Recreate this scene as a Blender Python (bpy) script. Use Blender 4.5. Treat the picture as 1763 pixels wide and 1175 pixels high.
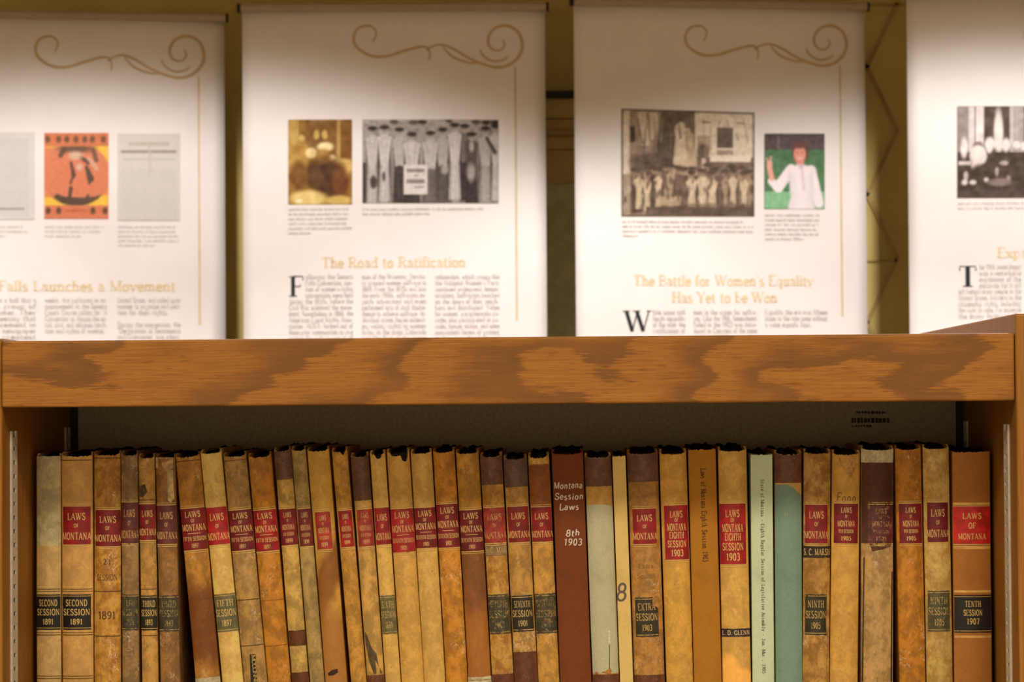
import bpy, math, random
import numpy as np
from mathutils import Matrix, Vector

# ------------------------------------------------------------------ clear
for o in list(bpy.data.objects):
    bpy.data.objects.remove(o, do_unlink=True)
SC = bpy.context.scene
C = SC.collection

# ------------------------------------------------------------------ camera
FPX, CX, CY = 4573.0, 881.5, 587.5
YAW, PITCH, ROLL = math.radians(1.485), math.radians(1.347), math.radians(-0.40)
CAM = Vector((0.0, -2.4, 1.45))
RM = Matrix.Rotation(YAW, 3, 'Z') @ Matrix.Rotation(math.pi / 2 + PITCH, 3, 'X') @ Matrix.Rotation(ROLL, 3, 'Z')
cd = bpy.data.cameras.new('camera')
cam = bpy.data.objects.new('camera', cd)
C.objects.link(cam)
cam.matrix_world = Matrix.Translation(CAM) @ RM.to_4x4()
cd.sensor_fit = 'HORIZONTAL'
cd.sensor_width = 36.0
cd.lens = FPX / 1763.0 * 36.0
cd.clip_start = 0.05
cd.dof.use_dof = True
cd.dof.focus_distance = 2.525
cd.dof.aperture_fstop = 17.0
SC.camera = cam

# ------------------------------------------------------------------ colour management and world
SC.view_settings.view_transform = 'Standard'
SC.view_settings.look = 'None'
SC.view_settings.gamma = 1.0
SC.view_settings.use_curve_mapping = False
SC.view_settings.exposure = 0.0
world = bpy.data.worlds.new('world')
SC.world = world
world.use_nodes = True
world.node_tree.nodes['Background'].inputs['Color'].default_value = (1.0, 0.80, 0.55, 1)
world.node_tree.nodes['Background'].inputs['Strength'].default_value = 0.03

# ------------------------------------------------------------------ lights of the room
CEIL = 2.9
AREA = [  # x, y, size x, size y, watts, colour : ceiling troffers over the aisle; front-wall pair is added low fill
    (-1.0, -1.7, 1.2, 0.5, 42, (1.0, 0.93, 0.78), 'flat rectangular ceiling light over the aisle on the left wall side'),
    (1.0, -1.7, 1.2, 0.5, 42, (1.0, 0.93, 0.78), 'flat rectangular ceiling light over the aisle on the right wall side'),
    (-1.0, -4.4, 1.2, 0.6, 160, (1.0, 0.93, 0.78), 'added fill light in a ceiling frame near the front wall, left wall side'),
    (1.0, -4.4, 1.2, 0.6, 160, (1.0, 0.93, 0.78), 'added fill light in a ceiling frame near the front wall, right wall side'),
]
SPOT = [  # x, y, watts, cone degrees, blend : recessed downlights washing the banners
    (-2.4, 1.75, 132, 123, 0.20),
    (-0.82, 1.75, 132, 123, 0.20),
    (0.86, 1.75, 148, 123, 0.20),
    (2.4, 1.75, 132, 123, 0.20),
]
SPOTCOL = (1.0, 0.94, 0.94)
for x, y, sx, sy, w, c, lb in AREA:
    ld = bpy.data.lights.new('ceiling_light_lamp', 'AREA')
    ld.shape = 'RECTANGLE'; ld.size = sx; ld.size_y = sy; ld.spread = math.radians(158); ld.energy = w; ld.color = c
    lo = bpy.data.objects.new('ceiling_light_lamp', ld); C.objects.link(lo)
    lo.location = (x, y, CEIL - 0.07)
for x, y, w, a, b in SPOT:
    ld = bpy.data.lights.new('downlight_lamp', 'SPOT')
    ld.energy = w; ld.spot_size = math.radians(a); ld.spot_blend = b; ld.color = SPOTCOL
    ld.shadow_soft_size = 0.06
    lo = bpy.data.objects.new('downlight_lamp', ld); C.objects.link(lo)
    lo.location = (x, y, CEIL - 0.03)
    lo.rotation_euler = (0, 0, 0)

# ------------------------------------------------------------------ helpers
def ray(px, py):
    return (RM @ Vector(((px - CX) / FPX, -(py - CY) / FPX, -1.0))).normalized()

def at_y(px, py, y):
    d = ray(px, py)
    return CAM + d * ((y - CAM.y) / d.y)

def lin(c):
    return tuple(((v / 255) / 12.92 if v / 255 <= 0.04045 else ((v / 255 + 0.055) / 1.055) ** 2.4) for v in c)

def rgba(c):
    return lin(c) + (1.0,)

def mesh_obj(name, verts, faces, mat=None, parent=None, smooth=False, loc=None):
    me = bpy.data.meshes.new(name)
    me.from_pydata(verts, [], faces)
    if mat: me.materials.append(mat)
    if smooth:
        me.polygons.foreach_set('use_smooth', [True] * len(me.polygons))
    me.update()
    o = bpy.data.objects.new(name, me)
    C.objects.link(o)
    if parent is not None: o.parent = parent
    if loc is not None: o.location = loc
    return o

def empty(name, loc=(0, 0, 0)):
    o = bpy.data.objects.new(name, None)
    o.empty_display_size = 0.05
    C.objects.link(o); o.location = loc
    return o

def tag(o, label=None, cat=None, group=None, kind=None):
    if label: o['label'] = label
    if cat: o['category'] = cat
    if group: o['group'] = group
    if kind: o['kind'] = kind
    return o

class MB:
    def __init__(s): s.v, s.f = [], []
    def box(s, x0, x1, y0, y1, z0, z1):
        b = len(s.v)
        s.v += [(x, y, z) for z in (z0, z1) for y in (y0, y1) for x in (x0, x1)]
        s.f += [tuple(b + i for i in q) for q in ((0, 2, 3, 1), (4, 5, 7, 6), (0, 1, 5, 4), (2, 6, 7, 3), (0, 4, 6, 2), (1, 3, 7, 5))]
        return s
    def tube(s, p, q, r, n=12):
        p, q = Vector(p), Vector(q); d = (q - p).normalized()
        a = d.orthogonal().normalized(); e = d.cross(a); b = len(s.v)
        for c in (p, q):
            for i in range(n):
                t = 2 * math.pi * i / n
                s.v.append(tuple(c + a * (r * math.cos(t)) + e * (r * math.sin(t))))
        for i in range(n):
            j = (i + 1) % n
            s.f.append((b + i, b + j, b + n + j, b + n + i))
        s.f.append(tuple(b + i for i in reversed(range(n)))); s.f.append(tuple(b + n + i for i in range(n)))
        return s
    def build(s, name, mat, parent=None, bevel=0, smooth=False):
        o = mesh_obj(name, s.v, s.f, mat, parent, smooth)
        if bevel:
            m = o.modifiers.new('bevel', 'BEVEL'); m.width = bevel; m.segments = 3; m.limit_method = 'ANGLE'
        return o

# ------------------------------------------------------------------ materials
class NT:
    def __init__(s, name, rough=0.6, spec=0.3):
        s.m = bpy.data.materials.new(name); s.m.use_nodes = True
        s.t = s.m.node_tree
        s.b = s.t.nodes['Principled BSDF']
        s.b.inputs['Roughness'].default_value = rough
        s.b.inputs['Specular IOR Level'].default_value = spec
    def n(s, typ, ins=None, **attrs):
        nd = s.t.nodes.new(typ)
        for k, v in attrs.items(): setattr(nd, k, v)
        for k, v in (ins or {}).items(): s.put(nd.inputs[k], v)
        return nd
    def put(s, sock, v):
        if isinstance(v, bpy.types.NodeSocket): s.t.links.new(v, sock)
        else: sock.default_value = v
    def math(s, op, a, b=0.0, clamp=False):
        nd = s.n('ShaderNodeMath', operation=op, use_clamp=clamp)
        s.put(nd.inputs[0], a); s.put(nd.inputs[1], b)
        return nd.outputs[0]
    def mix(s, f, a, b, blend='MIX'):
        nd = s.n('ShaderNodeMix', data_type='RGBA', blend_type=blend)
        s.put(nd.inputs[0], f); s.put(nd.inputs[6], a); s.put(nd.inputs[7], b)
        return nd.outputs[2]
    def step(s, v, lo, hi):
        nd = s.n('ShaderNodeMapRange', interpolation_type='SMOOTHSTEP')
        s.put(nd.inputs['Value'], v); s.put(nd.inputs['From Min'], lo); s.put(nd.inputs['From Max'], hi)
        return nd.outputs['Result']
    def coord(s, loc=(0, 0, 0), scale=(1, 1, 1), rot=(0, 0, 0)):
        tc = s.n('ShaderNodeTexCoord')
        mp = s.n('ShaderNodeMapping', {'Vector': tc.outputs['Object'], 'Location': loc, 'Scale': scale, 'Rotation': rot})
        return mp.outputs[0]
    def noise(s, vec, scale, detail=4, rough=0.6, dist=0.0):
        return s.n('ShaderNodeTexNoise', {'Vector': vec, 'Scale': scale, 'Detail': detail, 'Roughness': rough, 'Distortion': dist}).outputs['Fac']
    def bump(s, h, strength=0.2, dist=0.001):
        bn = s.n('ShaderNodeBump', {'Height': h, 'Strength': strength, 'Distance': dist})
        s.t.links.new(bn.outputs[0], s.b.inputs['Normal'])
    def done(s, col):
        s.put(s.b.inputs['Base Color'], col); return s.m

def plain(name, c, rough=0.7, spec=0.25, var=0.12, scale=60, metal=0.0, bump=0.0):
    t = NT(name, rough, spec); t.b.inputs['Metallic'].default_value = metal
    nz = t.noise(t.coord(), scale, 4)
    col = t.mix(t.step(nz, 0.3, 0.7), rgba([v * (1 - var) for v in c]), rgba([min(255, v * (1 + var)) for v in c]))
    if bump: t.bump(nz, bump)
    return t.done(col)

def leather(name, c1, c2, c3, seed, scale=70, lo=0.40, hi=0.62, scratch=0.5, stains=(), grain=0.5, rough=0.62):
    t = NT(name, rough, 0.25)
    rs = random.Random(seed)
    v = t.coord((rs.uniform(-9, 9), rs.uniform(-9, 9), rs.uniform(-9, 9)), (1, 1, 0.75))
    n1 = t.noise(v, scale * 1.25, 8, 0.70, 0.3)
    col = t.mix(t.step(n1, lo, hi), rgba(c1), rgba(c2))
    n2 = t.noise(v, scale * 2.6, 6, 0.72)
    col = t.mix(t.math('MULTIPLY', t.step(n2, 0.55, 0.70), 0.5), col, rgba(c3))
    pit = t.noise(v, scale * 5.5, 3, 0.6)
    col = t.mix(t.math('MULTIPLY', t.step(pit, 0.66, 0.74), 0.55), col, rgba([k * 0.55 for k in c1]))
    n3 = t.noise(v, 700, 3, 0.6)
    col = t.mix(grain, col, t.mix(n3, (0.60, 0.58, 0.54, 1), (1.42, 1.42, 1.42, 1)), 'MULTIPLY')
    big = t.noise(v, 14, 2, 0.5)
    col = t.mix(t.math('MULTIPLY', t.step(big, 0.5, 0.72), 0.2), col, rgba([k * 0.75 for k in c1]))
    if scratch > 0:
        v2 = t.coord((rs.uniform(-9, 9), 3, rs.uniform(-9, 9)), (1.0, 1.0, 0.6), (0, rs.uniform(-0.5, 0.5), 0))
        n4 = t.noise(v2, 120, 3, 0.55, 1.6)
        line = t.math('SUBTRACT', 1.0, t.step(t.math('ABSOLUTE', t.math('SUBTRACT', n4, 0.5)), 0.0, 0.018))
        gate = t.step(t.noise(v2, 45, 2), 0.52, 0.66)
        col = t.mix(t.math('MULTIPLY', t.math('MULTIPLY', line, gate), min(1.0, scratch * 1.5)), col, rgba([min(255, 120 + k * 0.5) for k in c2]))
    if stains:
        tc = t.n('ShaderNodeTexCoord'); sp = t.n('ShaderNodeSeparateXYZ', {0: tc.outputs['Object']})
        nb = t.noise(v, 45, 3, 0.5)
        for zc, hh, slope, sc in stains:
            zz = t.math('ADD', t.math('SUBTRACT', sp.outputs['Z'], zc), t.math('MULTIPLY', sp.outputs['X'], slope))
            zz = t.math('ADD', zz, t.math('MULTIPLY', t.math('SUBTRACT', nb, 0.5), 0.05))
            m = t.math('SUBTRACT', 1.0, t.step(t.math('ABSOLUTE', zz), hh * 0.55, hh * 1.15))
            col = t.mix(t.math('MULTIPLY', m, 0.85), col, t.mix(n2, rgba(sc), rgba([k * 1.35 for k in sc])))
    t.bump(t.math('ADD', n1, t.math('MULTIPLY', n3, 0.4)), 0.25, 0.0006)
    return t.done(col)

def cloth(name, c, var=0.1, weave=900, rough=0.8):
    t = NT(name, rough, 0.15)
    v = t.coord()
    n = t.noise(v, weave, 2, 0.5)
    big = t.noise(v, 30, 3)
    col = t.mix(n, rgba([k * (1 - var * 1.3) for k in c]), rgba([min(255, k * (1 + var)) for k in c]))
    col = t.mix(t.step(big, 0.45, 0.75), col, rgba([k * 0.9 for k in c]))
    t.bump(n, 0.25, 0.0004)
    return t.done(col)

def label_mat(name, c, worn, fade, seed):
    """dyed leather label: colour, worn to the leather beneath in flecks"""
    t = NT(name, 0.5, 0.3)
    rs = random.Random(seed)
    v = t.coord((rs.uniform(-9, 9), 0, rs.uniform(-9, 9)))
    n = t.noise(v, 110, 5, 0.65)
    col = t.mix(t.step(n, 0.35, 0.7), rgba([k * 0.82 for k in c]), rgba([min(255, k * 1.12) for k in c]))
    n2 = t.noise(v, 260, 4, 0.7)
    th = 0.74 - 0.22 * fade
    col = t.mix(t.math('MULTIPLY', t.step(n2, th, th + 0.12), 0.35 + 0.4 * fade), col, rgba(worn))
    col = t.mix(0.5, col, t.mix(t.noise(v, 900, 2), (0.75, 0.75, 0.75, 1), (1.2, 1.2, 1.2, 1)), 'MULTIPLY')
    t.bump(n2, 0.15, 0.0005)
    return t.done(col)

def gilt_mat(name, gold, under, fade, seed):
    t = NT(name, 0.45, 0.4)
    rs = random.Random(seed)
    v = t.coord((rs.uniform(-9, 9), 0, rs.uniform(-9, 9)))
    n = t.noise(v, 330, 3, 0.6)
    th = 0.72 - 0.34 * fade
    col = t.mix(t.math('MULTIPLY', t.step(n, th, th + 0.14), 0.92), rgba(gold), rgba(under))
    return t.done(col)

def oak_cornice():
    t = NT('oak_cornice', 0.5, 0.18)
    tc = t.n('ShaderNodeTexCoord'); sp = t.n('ShaderNodeSeparateXYZ', {0: tc.outputs['Object']})
    x, z = sp.outputs['X'], sp.outputs['Z']
    vlow = t.coord((3.1, 0, 1.7), (5.5, 1, 16))
    vjag = t.coord((1.1, 0, 7.7), (55, 1, 800))
    vmed = t.coord((4.1, 0, 2.7), (14, 1, 130))
    nl = t.noise(vlow, 1.0, 2, 0.5)
    nj = t.noise(vjag, 1.0, 4, 0.6)
    f = t.math('ADD', t.math('MULTIPLY', x, 6.6), t.math('MULTIPLY', z, -12.0))
    f = t.math('ADD', f, t.math('MULTIPLY', nl, 3.4))
    f = t.math('ADD', f, t.math('MULTIPLY', nj, 0.5))
    f = t.math('ADD', f, t.math('MULTIPLY', t.noise(vmed, 1.0, 3, 0.6), 0.5))
    fr = t.math('FRACT', f)
    dark = t.math('MULTIPLY', t.step(fr, 0.25, 0.85), t.math('SUBTRACT', 1.0, t.step(fr, 0.90, 1.0)))
    light, mid, dk = (162, 106, 40), (138, 86, 30), (104, 66, 30)
    vst = t.coord((0, 0, 0), (14, 1, 900))
    st = t.noise(vst, 1.0, 3, 0.6)
    base = t.mix(t.step(st, 0.3, 0.7), rgba(mid), rgba(light))
    col = t.mix(t.math('MULTIPLY', dark, 0.8), base, rgba(dk))
    vp = t.coord((5, 0, 2), (60, 1, 1000))
    pores = t.step(t.noise(vp, 1.0, 2, 0.5), 0.56, 0.68)
    col = t.mix(t.math('MULTIPLY', pores, 0.6), col, rgba((104, 62, 26)))
    big = t.noise(t.coord((2, 0, 0), (6, 1, 22)), 1.0, 3)
    col = t.mix(t.math('MULTIPLY', t.step(big, 0.45, 0.7), 0.3), col, rgba((158, 102, 34)))
    t.bump(st, 0.06, 0.0005)
    return t.done(col)

def oak_panel(name, c1, c2, pore):
    t = NT(name, 0.5, 0.2)
    st = t.noise(t.coord((0, 0, 0), (300, 260, 9)), 1.0, 4, 0.6)
    col = t.mix(t.step(st, 0.3, 0.7), rgba(c1), rgba(c2))
    p = t.step(t.noise(t.coord((1, 2, 3), (900, 700, 30)), 1.0, 2), 0.58, 0.72)
    col = t.mix(t.math('MULTIPLY', p, 0.5), col, rgba(pore))
    t.bump(st, 0.06, 0.0005)
    return t.done(col)

M_WALL = plain('wall_paint', (196, 176, 108), 0.85, 0.15, 0.05, 4)
M_CREAM = plain('cream_paint', (214, 200, 172), 0.85, 0.15, 0.04, 4)
M_CEIL = plain('ceiling_paint', (205, 195, 175), 0.9, 0.1, 0.04, 6)
M_FLOOR = plain('carpet', (96, 82, 66), 0.95, 0.05, 0.2, 180, bump=0.4)
M_OAKC = oak_cornice()
M_OAKP = oak_panel('oak_panel', (136, 88, 32), (160, 106, 38), (92, 56, 20))
M_BACK = plain('grey_metal_back', (168, 154, 128), 0.7, 0.2, 0.06, 300)
M_DARK = plain('dark_metal', (38, 32, 26), 0.6, 0.3, 0.1, 100)
M_ZINC = plain('zinc_strip', (206, 194, 176), 0.4, 0.5, 0.04, 200)
M_SLOT = plain('slot_shadow', (30, 24, 18), 0.9, 0.1, 0.1, 100)
M_SHELF = plain('shelf_metal', (120, 104, 76), 0.6, 0.3, 0.05, 100)
M_BLACK = plain('black_plastic', (22, 20, 18), 0.5, 0.4, 0.1, 100)

# ------------------------------------------------------------------ stroke lettering (serif alphabet built from ribbons)
def E(cx, cy, rx, ry, a0, a1, n=12):
    return [(cx + rx * math.cos(math.radians(a0 + (a1 - a0) * i / n)), cy + ry * math.sin(math.radians(a0 + (a1 - a0) * i / n))) for i in range(n + 1)]
G = {}
def g(ch, w, *st): G[ch] = (w, st)
X = 0.62
g('A', .80, ('t', [(.08, 0), (.40, 1)], 's'), ('T', [(.40, 1), (.72, 0)], 'e'), ('t', [(.19, .34), (.61, .34)], ''))
g('B', .68, ('T', [(.14, 0), (.14, 1)], 'b'), ('t', [(.14, 1), (.34, 1)] + E(.34, .76, .24, .24, 90, -90) + [(.14, .52)], ''), ('t', [(.14, .52), (.34, .52)] + E(.36, .26, .26, .26, 90, -90) + [(.14, 0)], ''))
g('C', .72, ('T', E(.40, .5, .33, .5, 48, 312, 18), ''), ('t', [(.64, .70), (.64, .98)], ''))
g('D', .76, ('T', [(.14, 0), (.14, 1)], 'b'), ('T', [(.14, 1), (.32, 1)] + E(.34, .5, .34, .5, 90, -90, 16) + [(.14, 0)], ''))
g('E', .66, ('T', [(.14, 0), (.14, 1)], 'b'), ('t', [(.14, 1), (.60, 1), (.60, .82)], ''), ('t', [(.14, .52), (.46, .52)], ''), ('t', [(.14, 0), (.62, 0), (.62, .2)], ''))
g('F', .62, ('T', [(.14, 0), (.14, 1)], 'b'), ('t', [(.14, 1), (.58, 1), (.58, .80)], ''), ('t', [(.14, .50), (.46, .50), (.46, .60)], ''))
g('G', .76, ('T', E(.40, .5, .33, .5, 48, 318, 18), ''), ('T', [(.65, .05), (.65, .42)], 'e'), ('t', [(.64, .70), (.64, .98)], ''))
g('H', .80, ('T', [(.15, 0), (.15, 1)], 'b'), ('T', [(.65, 0), (.65, 1)], 'b'), ('t', [(.15, .52), (.65, .52)], ''))
g('I', .38, ('T', [(.19, 0), (.19, 1)], 'b'))
g('J', .50, ('T', [(.34, 1), (.34, .2)] + E(.2, .2, .14, .2, 0, -170), 's'))
g('K', .76, ('T', [(.15, 0), (.15, 1)], 'b'), ('t', [(.62, 1), (.16, .42)], 's'), ('T', [(.30, .58), (.66, 0)], 'e'))
g('L', .62, ('T', [(.15, 0), (.15, 1)], 'b'), ('t', [(.15, 0), (.58, 0), (.58, .24)], ''))
g('M', .96, ('t', [(.13, 0), (.13, 1)], 'b'), ('T', [(.13, 1), (.48, .05)], ''), ('t', [(.48, .05), (.82, 1)], ''), ('T', [(.82, 1), (.82, 0)], 'b'))
g('N', .82, ('t', [(.13, 0), (.13, 1)], 'b'), ('T', [(.13, 1), (.68, 0)], ''), ('t', [(.68, 0), (.68, 1)], 'e'))
g('O', .78, ('T', E(.39, .5, .32, .5, 0, 360, 22), ''))
g('P', .64, ('T', [(.14, 0), (.14, 1)], 'b'), ('t', [(.14, 1), (.34, 1)] + E(.34, .74, .25, .26, 90, -90) + [(.14, .48)], ''))
g('Q', .78, ('T', E(.39, .5, .32, .5, 0, 360, 22), ''), ('T', [(.42, .12), (.72, -.2)], ''))
g('R', .74, ('T', [(.14, 0), (.14, 1)], 'b'), ('t', [(.14, 1), (.34, 1)] + E(.34, .76, .25, .24, 90, -90) + [(.14, .52)], ''), ('T', [(.34, .52), (.66, 0)], 'e'))
g('S', .60, ('T', E(.30, .74, .21, .26, 35, 200, 10) + [(.20, .56), (.40, .46)] + E(.30, .26, .23, .26, 40, -150, 12), ''), ('t', [(.49, .74), (.49, .98)], ''), ('t', [(.08, .02), (.08, .28)], ''))
g('T', .70, ('T', [(.35, 0), (.35, 1)], 's'), ('t', [(.06, .78), (.06, 1), (.64, 1), (.64, .78)], ''))
g('U', .80, ('T', [(.15, 1), (.15, .3)] + E(.40, .3, .25, .3, 180, 360) + [(.65, 1)], 'b'))
g('V', .78, ('T', [(.10, 1), (.40, 0)], 's'), ('t', [(.40, 0), (.70, 1)], 'e'))
g('W', 1.08, ('T', [(.08, 1), (.32, 0)], 's'), ('t', [(.32, 0), (.54, 1)], ''), ('T', [(.50, 1), (.76, 0)], 's'), ('t', [(.76, 0), (1.0, 1)], 'e'))
g('X', .76, ('T', [(.10, 1), (.66, 0)], 'b'), ('t', [(.12, 0), (.64, 1)], 'b'))
g('Y', .74, ('T', [(.08, 1), (.37, .48)], 's'), ('t', [(.37, .48), (.66, 1)], 'e'), ('T', [(.37, .5), (.37, 0)], 'e'))
g('Z', .64, ('t', [(.08, .8), (.08, 1), (.56, 1)], ''), ('T', [(.56, 1), (.08, 0)], ''), ('t', [(.08, 0), (.58, 0), (.58, .2)], ''))
g('0', .58, ('T', E(.29, .5, .21, .5, 0, 360, 18), ''))
g('1', .42, ('T', [(.22, 0), (.22, 1), (.08, .84)], 's'))
g('2', .58, ('T', E(.28, .74, .2, .26, 160, -35, 10) + [(.08, 0)], ''), ('T', [(.06, .02), (.52, .02), (.52, .2)], ''))
g('3', .58, ('T', E(.27, .75, .19, .25, 150, -90, 10) + E(.27, .27, .22, .27, 88, -150, 12), ''))
g('4', .60, ('T', [(.40, 0), (.40, 1)], 's'), ('t', [(.40, 1), (.05, .28), (.56, .28)], ''))
g('5', .58, ('t', [(.50, 1), (.14, 1), (.12, .56)], ''), ('T', [(.12, .56)] + E(.27, .31, .22, .31, 115, -150, 14), ''))
g('6', .58, ('T', [(.44, .98)] + E(.36, .42, .27, .50, 115, 180, 8) + E(.29, .29, .2, .29, 180, 540, 16), ''))
g('7', .56, ('t', [(.07, .8), (.07, 1), (.50, 1)], ''), ('T', [(.50, 1), (.22, 0)], ''))
g('8', .58, ('T', E(.29, .75, .18, .25, 0, 360, 16), ''), ('T', E(.29, .26, .22, .26, 0, 360, 16), ''))
g('9', .58, ('T', [(.14, .02)] + E(.22, .58, .27, .50, -65, 0, 8) + E(.29, .71, .2, .29, 0, 360, 16), ''))
g('a', .52, ('T', [(.40, 0), (.40, .42)] + E(.23, .44, .17, .18, 0, 150, 8), 's'), ('t', E(.22, .17, .16, .17, 60, 330, 14), ''))
g('b', .58, ('T', [(.12, 0), (.12, 1)], 'e'), ('t', E(.30, .31, .19, .31, 150, -150, 14), ''))
g('c', .48, ('T', E(.27, .31, .20, .31, 45, 315, 14), ''))
g('d', .58, ('T', [(.45, 0), (.45, 1)], 'b'), ('t', E(.27, .31, .19, .31, 30, 330, 14), ''))
g('e', .50, ('T', [(.08, .33), (.45, .33)] + E(.26, .33, .19, .29, 0, 180, 10) + E(.28, .31, .21, .31, 180, 315, 8), ''))
g('f', .36, ('T', [(.15, 0), (.15, .8)] + E(.29, .8, .14, .2, 180, 60, 6), 's'), ('t', [(.03, X), (.33, X)], ''))
g('g', .54, ('t', E(.24, .40, .16, .21, 0, 360, 14), ''), ('t', [(.38, .55), (.50, .62)], ''), ('t', [(.15, .20), (.14, .08), (.36, .04)] + E(.24, -.12, .2, .15, 60, -240, 12), ''))
g('h', .60, ('T', [(.13, 0), (.13, 1)], 'b'), ('T', E(.30, .42, .16, .20, 170, 0, 8) + [(.46, 0)], 'e'))
g('i', .28, ('T', [(.14, 0), (.14, X)], 'b'), ('T', [(.14, .80), (.14, .92)], ''))
g('j', .28, ('T', [(.16, X), (.16, -.1), (.04, -.25)], 's'), ('T', [(.16, .80), (.16, .92)], ''))
g('k', .58, ('T', [(.13, 0), (.13, 1)], 'b'), ('t', [(.44, X), (.14, .26)], 's'), ('T', [(.22, .36), (.50, 0)], 'e'))
g('l', .28, ('T', [(.14, 0), (.14, 1)], 'b'))
g('m', .88, ('T', [(.13, 0), (.13, X)], 'b'), ('T', E(.28, .42, .15, .20, 170, 0, 8) + [(.43, 0)], 'e'), ('T', E(.58, .42, .15, .20, 170, 0, 8) + [(.73, 0)], 'e'))
g('n', .60, ('T', [(.13, 0), (.13, X)], 'b'), ('T', E(.30, .42, .16, .20, 170, 0, 8) + [(.46, 0)], 'e'))
g('o', .54, ('T', E(.27, .31, .20, .31, 0, 360, 16), ''))
g('p', .58, ('T', [(.12, -.28), (.12, X)], 'b'), ('t', E(.30, .31, .19, .31, 150, -150, 14), ''))
g('q', .58, ('T', [(.45, -.28), (.45, X)], 's'), ('t', E(.27, .31, .19, .31, 30, 330, 14), ''))
g('r', .42, ('T', [(.13, 0), (.13, X)], 'b'), ('t', E(.28, .42, .15, .19, 170, 50, 6), ''))
g('s', .44, ('T', E(.22, .46, .13, .16, 40, 200, 8) + [(.16, .35), (.28, .28)] + E(.22, .16, .15, .16, 40, -150, 8), ''))
g('t', .36, ('T', [(.15, .84), (.15, .14)] + E(.26, .14, .11, .14, 180, 300, 6), ''), ('t', [(.03, X), (.32, X)], ''))
g('u', .60, ('T', [(.13, X), (.13, .18)] + E(.28, .18, .15, .18, 180, 350, 8), 's'), ('T', [(.45, 0), (.45, X)], 'b'))
g('v', .56, ('T', [(.06, X), (.28, 0)], 's'), ('t', [(.28, 0), (.50, X)], 'e'))
g('w', .82, ('T', [(.06, X), (.24, 0)], 's'), ('t', [(.24, 0), (.40, X)], ''), ('T', [(.40, X), (.58, 0)], ''), ('t', [(.58, 0), (.76, X)], 'e'))
g('x', .54, ('T', [(.07, X), (.47, 0)], 'b'), ('t', [(.07, 0), (.46, X)], 'b'))
g('y', .56, ('T', [(.06, X), (.28, 0)], 's'), ('t', [(.50, X), (.28, 0), (.16, -.26)], 's'))
g('z', .48, ('t', [(.06, X), (.42, X)], ''), ('T', [(.42, X), (.06, 0)], ''), ('t', [(.06, 0), (.44, 0)], ''))
g('.', .24, ('T', [(.12, -.02), (.12, .12)], '')); g(',', .24, ('T', [(.13, .10), (.09, -.16)], ''))
g("'", .22, ('t', [(.12, 1), (.09, .76)], '')); g('-', .40, ('T', [(.06, .32), (.34, .32)], ''))
g('"', .34, ('t', [(.09, 1), (.07, .78)], ''), ('t', [(.23, 1), (.21, .78)], ''))
g('(', .3, ('t', E(.34, .4, .24, .6, 130, 230, 8), '')); g(')', .3, ('t', E(-.04, .4, .24, .6, 50, -50, 8), ''))
g(' ', .32)

def ribbon(pts, w, out):
    n = len(pts); L, R = [], []
    for i in range(n):
        a = pts[max(0, i - 1)]; b = pts[min(n - 1, i + 1)]
        dx, dy = b[0] - a[0], b[1] - a[1]; d = math.hypot(dx, dy) or 1e-9
        nx, ny = -dy / d * w / 2, dx / d * w / 2
        L.append((pts[i][0] + nx, pts[i][1] + ny)); R.append((pts[i][0] - nx, pts[i][1] - ny))
    for i in range(n - 1):
        out.append((R[i], R[i + 1], L[i + 1], L[i]))

def text_polys(s, cap, width=None, tw=.16, tn=.07, serif=.09, track=.06, mono=None, slant=0.0, wob=0, align='c'):
    """polygons of a line of text, baseline y = 0, cap height `cap`; width squeezes the line"""
    polys = []; x = 0.0; rs = random.Random(s)
    for ch in s:
        w, st = G.get(ch, G[' '])
        off = 0 if mono is None else (mono - w) / 2
        dy = rs.uniform(-wob, wob)
        for kind, pts, sf in st:
            q = [(x + off + p[0] + slant * p[1], p[1] + dy) for p in pts]
            ribbon(q, tw if kind == 'T' else tn, polys)
            if serif:
                hw = (tw if kind == 'T' else tn) / 2 + serif
                for end, idx in (('s', 0), ('e', -1)):
                    if sf == 'b' or sf == end:
                        c = q[idx]; h = tn * 0.9
                        y0 = c[1] if c[1] < .3 and c[1] > -.4 and idx == idx and (c[1] < .05) else c[1] - h
                        polys.append(((c[0] - hw, y0), (c[0] + hw, y0), (c[0] + hw, y0 + h), (c[0] - hw, y0 + h)))
        x += (w if mono is None else mono) + track
    x -= track
    sx = cap if width is None else width / x
    o = {'c': x / 2, 'l': 0.0, 'r': x}[align]
    return [[((p[0] - o) * sx, p[1] * cap) for p in poly] for poly in polys]

def polys_obj(name, polys, mapf, mat, parent):
    v, f = [], []
    for poly in polys:
        b = len(v)
        v += [mapf(p[0], p[1]) for p in poly]
        f.append(tuple(range(b, b + len(poly))))
    return mesh_obj(name, v, f, mat, parent)

def shift(polys, dx, dy):
    return [[(p[0] + dx, p[1] + dy) for p in q] for q in polys]

# ------------------------------------------------------------------ the room
def slab(name, x0, x1, y0, y1, z0, z1, mat):
    o = MB().box(x0, x1, y0, y1, z0, z1).build(name, mat)
    return tag(o, kind='structure')

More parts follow.
